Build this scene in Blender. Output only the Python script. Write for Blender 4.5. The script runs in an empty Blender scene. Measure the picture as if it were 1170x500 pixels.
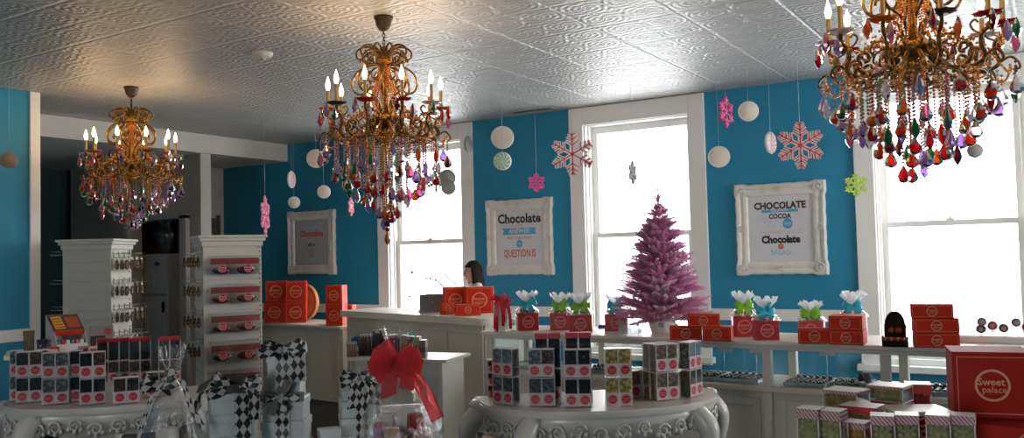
import bpy, bmesh, math, random
from mathutils import Vector, Matrix
PI = math.pi
sc = bpy.context.scene
C = sc.collection
rnd = random.Random(7)

# ---------------------------------------------------------------- camera
F_PX, YAW, PITCH, ROLL, EYE = 994.14, 0.56319, 0.04212, -0.02477, 1.5
_f = Vector((-math.sin(YAW)*math.cos(PITCH), math.cos(YAW)*math.cos(PITCH), math.sin(PITCH)))
_r0 = Vector((math.cos(YAW), math.sin(YAW), 0)); _u0 = _r0.cross(_f)
_r = math.cos(ROLL)*_r0 + math.sin(ROLL)*_u0
_u = -math.sin(ROLL)*_r0 + math.cos(ROLL)*_u0
cam_data = bpy.data.cameras.new('camera'); cam = bpy.data.objects.new('camera', cam_data); C.objects.link(cam)
cam_data.sensor_width = 36; cam_data.lens = F_PX/1170*36; cam_data.clip_start = 0.05; cam_data.clip_end = 200
cam.matrix_world = Matrix(((_r.x,_u.x,-_f.x,0),(_r.y,_u.y,-_f.y,0),(_r.z,_u.z,-_f.z,EYE),(0,0,0,1)))
sc.camera = cam

def ray(x, y): return _f + _r*((x-585)/F_PX) - _u*((y-250)/F_PX)
def atY(x, y, Y): d = ray(x, y); return d*(Y/d.y) + Vector((0,0,EYE))
def atX(x, y, X): d = ray(x, y); return d*(X/d.x) + Vector((0,0,EYE))
def atZ(x, y, Z): d = ray(x, y); return d*((Z-EYE)/d.z) + Vector((0,0,EYE))
def atD(x, y, D): return ray(x, y)*D + Vector((0,0,EYE))
def depth_of(p): return (Vector(p)-Vector((0,0,EYE))).dot(_f)
def facing(p): return math.atan2(-p[0], p[1])

# ---------------------------------------------------------------- materials
def srgb(h):
    if isinstance(h, str):
        h = h.lstrip('#'); c = [int(h[i:i+2],16)/255 for i in (0,2,4)]
    else: c = [v/255 for v in h]
    return tuple((v/12.92 if v <= 0.04045 else ((v+0.055)/1.055)**2.4) for v in c) + (1,)
MATS = {}
def mat(name, col='#ffffff', rough=0.6, metal=0.0, spec=0.5, trans=0.0, emis=None, estr=0.0, bump=0.0, bscale=50.0, col2=None, cscale=30.0, alpha=None, coat=0.0):
    if name in MATS: return MATS[name]
    m = bpy.data.materials.new(name); m.use_nodes = True
    nt = m.node_tree; b = nt.nodes['Principled BSDF']
    b.inputs['Base Color'].default_value = srgb(col)
    b.inputs['Roughness'].default_value = rough; b.inputs['Metallic'].default_value = metal
    b.inputs['Specular IOR Level'].default_value = spec
    b.inputs['Transmission Weight'].default_value = trans
    b.inputs['Coat Weight'].default_value = coat
    if emis: b.inputs['Emission Color'].default_value = srgb(emis); b.inputs['Emission Strength'].default_value = estr
    if alpha is not None: b.inputs['Alpha'].default_value = alpha
    if col2 or bump:
        tc = nt.nodes.new('ShaderNodeTexCoord')
    if col2:
        n = nt.nodes.new('ShaderNodeTexNoise'); n.inputs['Scale'].default_value = cscale; n.inputs['Detail'].default_value = 3
        r = nt.nodes.new('ShaderNodeValToRGB'); r.color_ramp.elements[0].position = .38; r.color_ramp.elements[1].position = .62
        r.color_ramp.elements[0].color = srgb(col); r.color_ramp.elements[1].color = srgb(col2)
        nt.links.new(tc.outputs['Object'], n.inputs['Vector']); nt.links.new(n.outputs['Fac'], r.inputs['Fac']); nt.links.new(r.outputs['Color'], b.inputs['Base Color'])
    if bump:
        n2 = nt.nodes.new('ShaderNodeTexNoise'); n2.inputs['Scale'].default_value = bscale; n2.inputs['Detail'].default_value = 4
        bp = nt.nodes.new('ShaderNodeBump'); bp.inputs['Strength'].default_value = bump; bp.inputs['Distance'].default_value = 0.01
        nt.links.new(tc.outputs['Object'], n2.inputs['Vector']); nt.links.new(n2.outputs['Fac'], bp.inputs['Height']); nt.links.new(bp.outputs['Normal'], b.inputs['Normal'])
    MATS[name] = m
    return m

def mat_clear(name, tint='#ffffff', gloss=0.12, rough=0.06, bump=0.0, bscale=30.0, gcol='#ffffff', edge=.55):
    """thin clear film or plastic: mostly see-through, partly shiny"""
    if name in MATS: return MATS[name]
    m = bpy.data.materials.new(name); m.use_nodes = True; nt = m.node_tree
    for n in list(nt.nodes): nt.nodes.remove(n)
    out = nt.nodes.new('ShaderNodeOutputMaterial'); mx = nt.nodes.new('ShaderNodeMixShader')
    t = nt.nodes.new('ShaderNodeBsdfTransparent'); t.inputs['Color'].default_value = srgb(tint)
    g = nt.nodes.new('ShaderNodeBsdfGlossy'); g.inputs['Roughness'].default_value = rough; g.inputs['Color'].default_value = srgb(gcol)
    lw = nt.nodes.new('ShaderNodeLayerWeight'); lw.inputs['Blend'].default_value = .35
    ma = nt.nodes.new('ShaderNodeMath'); ma.operation = 'MULTIPLY_ADD'; ma.inputs[1].default_value = edge; ma.inputs[2].default_value = gloss; ma.use_clamp = True
    nt.links.new(lw.outputs['Facing'], ma.inputs[0]); nt.links.new(ma.outputs[0], mx.inputs['Fac'])
    nt.links.new(t.outputs[0], mx.inputs[1]); nt.links.new(g.outputs[0], mx.inputs[2]); nt.links.new(mx.outputs[0], out.inputs['Surface'])
    if bump:
        tc = nt.nodes.new('ShaderNodeTexCoord'); n2 = nt.nodes.new('ShaderNodeTexNoise'); n2.inputs['Scale'].default_value = bscale; n2.inputs['Detail'].default_value = 5
        bp = nt.nodes.new('ShaderNodeBump'); bp.inputs['Strength'].default_value = bump; bp.inputs['Distance'].default_value = 0.02
        nt.links.new(tc.outputs['Object'], n2.inputs['Vector']); nt.links.new(n2.outputs['Fac'], bp.inputs['Height'])
        nt.links.new(bp.outputs['Normal'], g.inputs['Normal']); nt.links.new(bp.outputs['Normal'], lw.inputs['Normal'])
    MATS[name] = m
    return m

def mat_film(name, col, alpha=0.3, rough=0.3):
    """tinted translucent fabric or film"""
    if name in MATS: return MATS[name]
    m = bpy.data.materials.new(name); m.use_nodes = True; nt = m.node_tree
    for n in list(nt.nodes): nt.nodes.remove(n)
    out = nt.nodes.new('ShaderNodeOutputMaterial'); mx = nt.nodes.new('ShaderNodeMixShader'); mx.inputs['Fac'].default_value = alpha
    t = nt.nodes.new('ShaderNodeBsdfTransparent'); t.inputs['Color'].default_value = srgb(col)
    ad = nt.nodes.new('ShaderNodeMixShader'); ad.inputs['Fac'].default_value = .45
    d = nt.nodes.new('ShaderNodeBsdfDiffuse'); d.inputs['Color'].default_value = srgb(col)
    tl = nt.nodes.new('ShaderNodeBsdfTranslucent'); tl.inputs['Color'].default_value = srgb(col)
    nt.links.new(d.outputs[0], ad.inputs[1]); nt.links.new(tl.outputs[0], ad.inputs[2])
    nt.links.new(t.outputs[0], mx.inputs[1]); nt.links.new(ad.outputs[0], mx.inputs[2]); nt.links.new(mx.outputs[0], out.inputs['Surface'])
    MATS[name] = m
    return m

def mat_gem(name, col, clear=.35):
    """faceted coloured glass: light comes through it and glints off it"""
    if name in MATS: return MATS[name]
    m = bpy.data.materials.new(name); m.use_nodes = True; nt = m.node_tree; L = nt.links.new
    for n in list(nt.nodes): nt.nodes.remove(n)
    out = nt.nodes.new('ShaderNodeOutputMaterial')
    t = nt.nodes.new('ShaderNodeBsdfTransparent'); t.inputs['Color'].default_value = srgb(col)
    tl = nt.nodes.new('ShaderNodeBsdfTranslucent'); tl.inputs['Color'].default_value = srgb(col)
    d = nt.nodes.new('ShaderNodeBsdfDiffuse'); d.inputs['Color'].default_value = srgb(col)
    g = nt.nodes.new('ShaderNodeBsdfGlossy'); g.inputs['Roughness'].default_value = .07; g.inputs['Color'].default_value = (1,.97,.93,1)
    m1 = nt.nodes.new('ShaderNodeMixShader'); m1.inputs['Fac'].default_value = .45; L(tl.outputs[0], m1.inputs[1]); L(d.outputs[0], m1.inputs[2])
    m2 = nt.nodes.new('ShaderNodeMixShader'); m2.inputs['Fac'].default_value = 1-clear; L(t.outputs[0], m2.inputs[1]); L(m1.outputs[0], m2.inputs[2])
    lw = nt.nodes.new('ShaderNodeFresnel'); lw.inputs['IOR'].default_value = 1.55
    m3 = nt.nodes.new('ShaderNodeMixShader'); L(lw.outputs[0], m3.inputs['Fac']); L(m2.outputs[0], m3.inputs[1]); L(g.outputs[0], m3.inputs[2]); L(m3.outputs[0], out.inputs['Surface'])
    MATS[name] = m
    return m

def mat_checker(name, c1, c2, scale, rot=45, rough=0.45, stripes=False):
    """harlequin diamonds / stripes along the ribbon's own UV (metres)"""
    if name in MATS: return MATS[name]
    m = bpy.data.materials.new(name); m.use_nodes = True; nt = m.node_tree; b = nt.nodes['Principled BSDF']
    b.inputs['Roughness'].default_value = rough
    uv = nt.nodes.new('ShaderNodeUVMap'); mp = nt.nodes.new('ShaderNodeMapping'); mp.vector_type = 'POINT'
    mp.inputs['Rotation'].default_value[2] = math.radians(rot)
    pre = nt.nodes.new('ShaderNodeMapping'); pre.inputs['Scale'].default_value = (0.62, 1.0, 1.0)
    ck = nt.nodes.new('ShaderNodeTexChecker'); ck.inputs['Scale'].default_value = scale
    ck.inputs['Color1'].default_value = srgb(c1); ck.inputs['Color2'].default_value = srgb(c2)
    nt.links.new(uv.outputs[0], pre.inputs['Vector']); nt.links.new(pre.outputs[0], mp.inputs['Vector']); nt.links.new(mp.outputs[0], ck.inputs['Vector'])
    nt.links.new(ck.outputs['Color'], b.inputs['Base Color'])
    MATS[name] = m
    return m

def mat_stripe(name, c1, c2, scale, axis='X', rough=0.5, diag=0.0):
    if name in MATS: return MATS[name]
    m = bpy.data.materials.new(name); m.use_nodes = True; nt = m.node_tree; b = nt.nodes['Principled BSDF']; b.inputs['Roughness'].default_value = rough
    tc = nt.nodes.new('ShaderNodeTexCoord'); mp = nt.nodes.new('ShaderNodeMapping'); mp.inputs['Rotation'].default_value = (0, diag, 0)
    w = nt.nodes.new('ShaderNodeTexWave'); w.bands_direction = axis; w.inputs['Scale'].default_value = scale
    r = nt.nodes.new('ShaderNodeValToRGB'); r.color_ramp.elements[0].position = .46; r.color_ramp.elements[1].position = .54
    r.color_ramp.elements[0].color = srgb(c1); r.color_ramp.elements[1].color = srgb(c2)
    nt.links.new(tc.outputs['Object'], mp.inputs['Vector']); nt.links.new(mp.outputs[0], w.inputs['Vector']); nt.links.new(w.outputs['Fac'], r.inputs['Fac']); nt.links.new(r.outputs['Color'], b.inputs['Base Color'])
    MATS[name] = m
    return m

def mat_cells(name, cols, scale, rough=0.5, bump=0.6, spec=0.4, darkgap='#100c0a'):
    """packed sweets: voronoi cells with gaps between them"""
    if name in MATS: return MATS[name]
    m = bpy.data.materials.new(name); m.use_nodes = True; nt = m.node_tree; b = nt.nodes['Principled BSDF']; b.inputs['Roughness'].default_value = rough; b.inputs['Specular IOR Level'].default_value = spec
    tc = nt.nodes.new('ShaderNodeTexCoord'); v = nt.nodes.new('ShaderNodeTexVoronoi'); v.inputs['Scale'].default_value = scale
    r = nt.nodes.new('ShaderNodeValToRGB'); r.color_ramp.interpolation = 'CONSTANT'
    while len(r.color_ramp.elements) < len(cols): r.color_ramp.elements.new(.5)
    for i, c in enumerate(cols):
        r.color_ramp.elements[i].position = i/len(cols); r.color_ramp.elements[i].color = srgb(c)
    sp = nt.nodes.new('ShaderNodeSeparateColor')
    bp = nt.nodes.new('ShaderNodeBump'); bp.inputs['Strength'].default_value = bump; bp.inputs['Distance'].default_value = 0.012; bp.invert = True
    gm = nt.nodes.new('ShaderNodeMapRange'); gm.inputs['From Min'].default_value = .5; gm.inputs['From Max'].default_value = .8
    mx = nt.nodes.new('ShaderNodeMix'); mx.data_type = 'RGBA'; mx.inputs['B'].default_value = srgb(darkgap)
    L = nt.links.new
    L(tc.outputs['Object'], v.inputs['Vector']); L(v.outputs['Color'], sp.inputs[0]); L(sp.outputs[0], r.inputs['Fac'])
    L(v.outputs['Distance'], bp.inputs['Height']); L(bp.outputs['Normal'], b.inputs['Normal'])
    L(v.outputs['Distance'], gm.inputs['Value']); L(gm.outputs[0], mx.inputs['Factor']); L(r.outputs['Color'], mx.inputs['A']); L(mx.outputs['Result'], b.inputs['Base Color'])
    MATS[name] = m
    return m

# ---------------------------------------------------------------- mesh builder
def basis(d):
    d = Vector(d).normalized(); a = Vector((0,0,1)) if abs(d.z) < .9 else Vector((1,0,0))
    x = a.cross(d).normalized(); return x, d.cross(x)
class MB:
    def __init__(s): s.v=[]; s.f=[]; s.m=[]; s.s=[]; s.uv={}
    def add(s, vs, fs, mi=0, smooth=False, M=None, uvs=None):
        b = len(s.v)
        for v in vs: s.v.append(tuple(M @ Vector(v)) if M is not None else tuple(v))
        for k, f in enumerate(fs):
            if uvs: s.uv[len(s.f)] = [uvs[i] for i in f]
            s.f.append(tuple(b+i for i in f)); s.m.append(mi); s.s.append(smooth)
        return s
    def box(s, x0,y0,z0,x1,y1,z1, mi=0, M=None):
        vs=[(x,y,z) for z in (z0,z1) for y in (y0,y1) for x in (x0,x1)]
        return s.add(vs, [(0,2,3,1),(4,5,7,6),(0,1,5,4),(1,3,7,5),(3,2,6,7),(2,0,4,6)], mi, False, M)
    def cbox(s, x0,y0,z0,x1,y1,z1, r=.004, mi=0, M=None, seg=2):
        bm = bmesh.new(); bmesh.ops.create_cube(bm, size=1)
        for v in bm.verts: v.co = Vector(((x0+x1)/2+v.co.x*(x1-x0), (y0+y1)/2+v.co.y*(y1-y0), (z0+z1)/2+v.co.z*(z1-z0)))
        bmesh.ops.bevel(bm, geom=list(bm.edges), offset=r, segments=seg, affect='EDGES', profile=.5)
        bm.verts.index_update()
        s.add([v.co.copy() for v in bm.verts], [[v.index for v in f.verts] for f in bm.faces], mi, False, M); bm.free(); return s
    def tube(s, pts, r, n=8, mi=0, M=None, caps=True, closed=False, smooth=True):
        pts=[Vector(p) for p in pts]; k=len(pts); vs=[]; X=None
        for i,p in enumerate(pts):
            if closed: d = pts[(i+1)%k]-pts[i-1]
            else: d = pts[min(i+1,k-1)]-pts[max(i-1,0)]
            if d.length < 1e-9: d = Vector((0,0,1))
            d.normalize()
            if X is None: X, _ = basis(d)
            X = (X - d*X.dot(d));
            if X.length < 1e-6: X, _ = basis(d)
            X.normalize(); Y = d.cross(X); ri = r[i] if isinstance(r,(list,tuple)) else r
            for j in range(n):
                a=2*PI*j/n; vs.append(p+X*(ri*math.cos(a))+Y*(ri*math.sin(a)))
        fs=[]; kk = k if closed else k-1
        for i in range(kk):
            for j in range(n):
                a=i*n+j; b=i*n+(j+1)%n; c=((i+1)%k)*n+(j+1)%n; d2=((i+1)%k)*n+j; fs.append((a,b,c,d2))
        if caps and not closed: fs.append(tuple(range(n-1,-1,-1))); fs.append(tuple((k-1)*n+j for j in range(n)))
        return s.add(vs, fs, mi, smooth, M)
    def lathe(s, prof, n=16, mi=0, M=None, smooth=True, wob=None):
        vs=[]; fs=[]; k=len(prof)
        for i,(r,z) in enumerate(prof):
            for j in range(n):
                a=2*PI*j/n; rr = r*(wob(i,j) if wob else 1); vs.append((rr*math.cos(a), rr*math.sin(a), z))
        for i in range(k-1):
            for j in range(n): fs.append((i*n+j, i*n+(j+1)%n, (i+1)*n+(j+1)%n, (i+1)*n+j))
        if prof[0][0] > 1e-6: fs.append(tuple(range(n-1,-1,-1)))
        if prof[-1][0] > 1e-6: fs.append(tuple((k-1)*n+j for j in range(n)))
        return s.add(vs, fs, mi, smooth, M)
    def prism(s, out, z0, z1, mi=0, M=None, smooth=False):
        n=len(out); vs=[(x,y,z0) for x,y in out]+[(x,y,z1) for x,y in out]
        fs=[tuple(range(n-1,-1,-1)), tuple(range(n,2*n))]+[(i,(i+1)%n,n+(i+1)%n,n+i) for i in range(n)]
        return s.add(vs, fs, mi, smooth, M)
    def ball(s, c, r, mi=0, sub=1, M=None, sq=(1,1,1), smooth=True):
        bm=bmesh.new(); bmesh.ops.create_icosphere(bm, subdivisions=sub, radius=1); bm.verts.index_update()
        s.add([Vector((v.co.x*r*sq[0]+c[0], v.co.y*r*sq[1]+c[1], v.co.z*r*sq[2]+c[2])) for v in bm.verts], [[v.index for v in f.verts] for f in bm.faces], mi, smooth, M); bm.free(); return s
    def ring(s, c, r0, r1, y, n=32, mi=0, M=None, th=.001):
        """flat ring in the XZ plane facing -Y"""
        vs=[]; fs=[]
        for j in range(n):
            a=2*PI*j/n; ca,sa=math.cos(a),math.sin(a)
            for r in (r0,r1):
                for yy in (y, y+th): vs.append((c[0]+r*ca, yy, c[1]+r*sa))
        for j in range(n):
            a=4*j; b=4*((j+1)%n); fs += [(a,b,b+2,a+2),(a+1,a+3,b+3,b+1),(a+2,b+2,b+3,a+3),(a,a+1,b+1,b)]
        return s.add(vs, fs, mi, False, M)
    def disc(s, c, r, y, n=28, mi=0, M=None, th=.001):
        return s.prism([(c[0]+r*math.cos(2*PI*j/n), -(c[1]+r*math.sin(2*PI*j/n))) for j in range(n)], y, y+th, mi, (M if M is not None else Matrix()) @ Matrix(((1,0,0,0),(0,0,1,0),(0,-1,0,0),(0,0,0,1))))
    def ribbon(s, pts, side, w, mi=0, M=None, smooth=True, nw=2):
        """strip through pts; side = vector or list of vectors across it; UVs in metres"""
        pts=[Vector(p) for p in pts]; vs=[]; uv=[]; L=0
        for i,p in enumerate(pts):
            if i: L += (p-pts[i-1]).length
            sd = Vector(side[i] if isinstance(side[0],(tuple,list,Vector)) else side).normalized(); ww = w[i] if isinstance(w,(list,tuple)) else w
            for j in range(nw+1):
                t=(j/nw-.5); vs.append(p+sd*(ww*t)); uv.append((L, ww*t))
        fs=[]
        for i in range(len(pts)-1):
            for j in range(nw): a=i*(nw+1)+j; fs.append((a,a+1,a+nw+2,a+nw+1))
        return s.add(vs, fs, mi, smooth, M, uv)
    def text(s, body, size, c, y, mi=0, M=None, th=.0012, bold=0.0, sx=1.0, shear=0.0):
        """lettering in the XZ plane facing -Y, centred on c"""
        vs, fs = text_mesh(body, size, bold, shear)
        T = Matrix(((sx,0,0,c[0]),(0,0,-1,y),(0,1,0,c[1]),(0,0,0,1)))
        T2 = (M @ T) if M is not None else T
        return s.add([(v[0],v[1],v[2]*th+0) for v in vs], fs, mi, False, T2)
    def mesh(s, name, mats):
        me = bpy.data.meshes.new(name); me.from_pydata(s.v, [], s.f)
        for m in (mats if isinstance(mats,(list,tuple)) else [mats]): me.materials.append(m)
        me.polygons.foreach_set('material_index', s.m); me.polygons.foreach_set('use_smooth', s.s)
        if s.uv:
            ul = me.uv_layers.new(name='UVMap')
            for fi, uvs in s.uv.items():
                for li, q in zip(me.polygons[fi].loop_indices, uvs): ul.data[li].uv = q
        me.update(); return me
    def build(s, name, mats, parent=None, loc=(0,0,0), rz=0):
        return link(name, s.mesh(name, mats), parent, loc, rz)
_TX = {}
def text_mesh(body, size, bold=0.0, shear=0.0):
    k=(body,size,bold,shear)
    if k in _TX: return _TX[k]
    cu = bpy.data.curves.new('lettering','FONT'); cu.body=body; cu.size=size; cu.align_x='CENTER'; cu.align_y='CENTER'; cu.offset=bold; cu.shear=shear; cu.extrude=.5; cu.resolution_u=2
    ob = bpy.data.objects.new('lettering', cu); C.objects.link(ob)
    bpy.context.view_layer.update()
    me = bpy.data.meshes.new_from_object(ob.evaluated_get(bpy.context.evaluated_depsgraph_get()))
    vs=[v.co.copy() for v in me.vertices]; fs=[list(p.vertices) for p in me.polygons]
    bpy.data.objects.remove(ob); bpy.data.curves.remove(cu); bpy.data.meshes.remove(me)
    _TX[k]=(vs,fs); return _TX[k]

def link(name, data, parent=None, loc=(0,0,0), rz=0, scale=None):
    o = bpy.data.objects.new(name, data); C.objects.link(o)
    if parent is not None: o.parent = parent
    o.location = loc; o.rotation_euler = (0,0,rz) if not isinstance(rz,(tuple,list)) else rz
    if scale is not None: o.scale = scale if isinstance(scale,(tuple,list)) else (scale,)*3
    return o
def tag(o, label, cat, group=None, kind=None):
    o['label']=label; o['category']=cat
    if group: o['group']=group
    if kind: o['kind']=kind
    return o
def thing(name, label, cat, loc=(0,0,0), rz=0, group=None):
    return tag(link(name, None, None, loc, rz), label, cat, group)
def struct(name, mb, mats):
    o = mb.build(name, mats); o['kind']='structure'; return o
_MC = {}
def cached(key, fn):
    if key not in _MC: _MC[key]=fn()
    return _MC[key]
def copy_tree(o, parent=None):
    c = o.copy(); C.objects.link(c); c.parent = parent
    for ch in [x for x in o.children]: copy_tree(ch, c)
    return c
# ---------------------------------------------------------------- the room
D, H = 8.145, 3.044
XL, XR, YF = -11.5, 2.8, -2.5
TEAL = mat('teal_paint', '#2486ab', .55, spec=.35, bump=.05, bscale=40)
TEAL_SHADE = mat('shaded_teal', '#0b3d44', .6)  # teal wall colour with the unlit dark behind the opening put in
TRIM = mat('white_trim_paint', '#e9e8e6', .4, bump=.03, bscale=25)
GREYW = mat('grey_wall_paint', '#b9b6b2', .7, bump=.04, bscale=60)
SOFF = mat('soffit_paint', '#d6d2cc', .7)
TAN = mat('tan_board', '#8a7a60', .6, col2='#75664e', cscale=8)
FLOOR = mat('dark_floor', '#15191c', .5, col2='#1d2226', cscale=6, bump=.1, bscale=120)
GLASS = mat_clear('window_glass', '#fdfefe', gloss=.02, rough=.02)

def ceiling_mat():
    m = bpy.data.materials.new('embossed_tin_ceiling'); m.use_nodes=True; nt=m.node_tree; b=nt.nodes['Principled BSDF']; L=nt.links.new
    b.inputs['Roughness'].default_value=.42; b.inputs['Specular IOR Level'].default_value=.55; b.inputs['Metallic'].default_value=.15
    tc=nt.nodes.new('ShaderNodeTexCoord')
    def mth(op,a,b_=None,c=None):
        n=nt.nodes.new('ShaderNodeMath'); n.operation=op
        for i,v in enumerate((a,b_,c)):
            if v is None: continue
            if isinstance(v,(int,float)): n.inputs[i].default_value=v
            else: L(v,n.inputs[i])
        return n.outputs[0]
    sp=nt.nodes.new('ShaderNodeSeparateXYZ'); L(tc.outputs['Object'],sp.inputs[0])
    T=.6096
    def edge(o,off,period):
        f=mth('FRACT',mth('DIVIDE',mth('ADD',o,off+100*period),period)); return mth('ABSOLUTE',mth('SUBTRACT',f,.5))
    ex=edge(sp.outputs['X'],2.647,T); ey=edge(sp.outputs['Y'],-7.13+20*T,T)
    e=mth('MAXIMUM',ex,ey)
    groove=nt.nodes.new('ShaderNodeMapRange'); groove.inputs['From Min'].default_value=.470; groove.inputs['From Max'].default_value=.492; L(e,groove.inputs['Value'])
    hx=edge(sp.outputs['X'],2.647,T/2); hy=edge(sp.outputs['Y'],-7.13+20*T,T/2); h=mth('MAXIMUM',hx,hy)
    g2=nt.nodes.new('ShaderNodeMapRange'); g2.inputs['From Min'].default_value=.455; g2.inputs['From Max'].default_value=.49; L(h,g2.inputs['Value'])
    # raised scroll pattern repeating in every small square
    ax=mth('MULTIPLY',hx,2); ay=mth('MULTIPLY',hy,2)
    rad=mth('SQRT',mth('ADD',mth('MULTIPLY',ax,ax),mth('MULTIPLY',ay,ay)))
    ang=mth('ARCTAN2',ay,ax)
    petals=mth('SINE',mth('ADD',mth('MULTIPLY',ang,8.0),mth('MULTIPLY',rad,13.0)))
    rings=mth('SINE',mth('MULTIPLY',rad,22.0))
    v=nt.nodes.new('ShaderNodeTexNoise'); v.inputs['Scale'].default_value=38; v.inputs['Detail'].default_value=2; L(tc.outputs['Object'],v.inputs['Vector'])
    pat=mth('ADD',mth('MULTIPLY',mth('ADD',petals,rings),.22),mth('MULTIPLY',v.outputs['Fac'],.5))
    hgt=mth('SUBTRACT',mth('SUBTRACT',pat,mth('MULTIPLY',groove.outputs[0],.9)),mth('MULTIPLY',g2.outputs[0],.25))
    bp=nt.nodes.new('ShaderNodeBump'); bp.inputs['Strength'].default_value=.6; bp.inputs['Distance'].default_value=.012
    L(hgt,bp.inputs['Height']); L(bp.outputs['Normal'],b.inputs['Normal'])
    mx=nt.nodes.new('ShaderNodeMix'); mx.data_type='RGBA'; mx.inputs['A'].default_value=srgb('#b4b2b0'); mx.inputs['B'].default_value=srgb('#c6c4c2')
    L(groove.outputs[0],mx.inputs['Factor']); L(mx.outputs['Result'],b.inputs['Base Color'])
    return m
TIN = ceiling_mat()

struct('floor', MB().box(XL-.2,YF-.2,-.1, XR+.2,D+.2,0), FLOOR)
struct('ceiling', MB().box(-8.64,YF-.2,H, XR+.2,D+.2,H+.1).box(XL-.2,YF-.2,H,-8.64,4.0,H+.1), TIN)
m=MB(); m.box(XL-.2,4.0,2.82,-8.64,D+.2,H+.1); struct('ceiling_soffit', m, SOFF)

WINS=[(-7.075,-5.645),(-4.385,-2.893),(-1.535,-.06)]
ZW0, ZW1 = .48, 2.87
def wall_with_holes(name, x0, x1, y0, y1, holes, z0, z1, mt):
    m=MB(); xs=x0
    for (a,b) in holes:
        m.box(xs,y0,0,a,y1,H); m.box(a,y0,0,b,y1,z0); m.box(a,y0,z1,b,y1,H); xs=b
    m.box(xs,y0,0,x1,y1,H); return struct(name,m,mt)
hol=[(a+.15,b-.15) for a,b in WINS]
wall_with_holes('wall_back', -10.0, XR+.2, D, D+.27, hol, ZW0, ZW1, TEAL)
m=MB(); m.box(-10.14,7.75,0,-9.92,D+.2,2.82); m.box(-11.5,D,0,-10.14,D+.2,2.82); struct('wall_recess', m, GREYW)
m=MB(); m.box(XL-.2,YF-.2,0,XL,D+.2,H); struct('wall_far_left', m, TEAL_SHADE)
m=MB(); m.box(-7.76,YF,0,-7.62,4.25,H); m.box(XL,3.96,0,-7.76,4.08,H); struct('wall_left', m, TEAL)  # cross wall is unseen, added to block light behind the left wall
m=MB(); m.box(-11.4,6.8,0,-10.05,6.95,2.82); m.box(-10.05,6.8,2.05,-8.90,6.95,2.82); m.box(-8.90,6.8,0,-8.69,6.95,2.82)
struct('wall_partition', m, GREYW)
m=MB()
p0,p1=Vector((-8.80,6.95)),Vector((-9.97,7.72)); d=(p1-p0).normalized(); nn=Vector((-d.y,d.x))*.03
m.prism([tuple(p0+nn),tuple(p1+nn),tuple(p1-nn),tuple(p0-nn)],0,2.82); m.box(-11.2,7.72,0,-9.93,7.78,2.82)
struct('wall_closet', m, TAN)
m=MB(); m.box(-9.02,6.74,0,-8.90,6.86,2.09); m.box(-10.10,6.74,0,-10.04,6.86,2.09); m.box(-10.10,6.74,2.05,-8.90,6.86,2.10); struct('trim_1', m, GREYW)
m=MB(); m.box(-9.13,6.9,0,-9.03,6.96,2.05); m.box(-9.28,7.0,0,-9.245,7.04,2.1); struct('trim_2', m, TAN)
# dark door leaf on the far wall, and the brown door in the recess
m=MB(); m.box(XL,4.55,0,XL+.05,5.75,2.12); m.cbox(XL+.05,4.67,.2,XL+.065,5.63,1.0,.01); m.cbox(XL+.05,4.67,1.15,XL+.065,5.63,1.98,.01); struct('door_1', m, mat('dark_green_door','#123c38',.5))
m=MB(); m.box(-9.93,7.86,0,-9.90,8.02,2.12); m.box(-9.93,8.02,0,-9.885,8.06,2.16); struct('door_2', m, mat('brown_door','#5c5448',.6))
# front and right walls; their unseen windows are added and sized as fill daylight
FH=[(-5.0,-4.3),(-.8,.3)]
RH=[(5.2,7.6)]
wall_with_holes('wall_front', XL, XR+.2, YF-.2, YF, FH, .6, 2.7, TEAL)
m=MB(); ys=YF-.2
for (p_,q_) in RH: m.box(XR,ys,0,XR+.2,p_,H); m.box(XR,p_,0,XR+.2,q_,.6); m.box(XR,p_,2.75,XR+.2,q_,H); ys=q_
m.box(XR,ys,0,XR+.2,D+.2,H); struct('wall_right', m, TEAL)

def rail(m, x0,y0,x1,y1, z0=.835, z1=.945, th=.024):
    m.cbox(min(x0,x1)-(th if x0==x1 else 0), min(y0,y1)-(th if y0==y1 else 0), z0, max(x0,x1), max(y0,y1), z1, .006)
m=MB()
xs=-9.90
for a,b in WINS: rail(m,xs,D,a,D); xs=b
rail(m,xs,D,XR,D); struct('trim_3', m, TRIM)
m=MB(); m.cbox(-7.62,YF,.87,-7.595,4.16,.975,.006); m.cbox(-7.63,4.165,0,-7.595,4.255,H,.004); struct('trim_4', m, TRIM)
m=MB(); xs=-9.9
m.box(-9.9,D-.02,0,XR,D,.12); struct('baseboard_back', m, TRIM)
m=MB(); m.box(-7.62,YF,0,-7.60,4.25,.12); struct('baseboard_left', m, TRIM)

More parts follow.
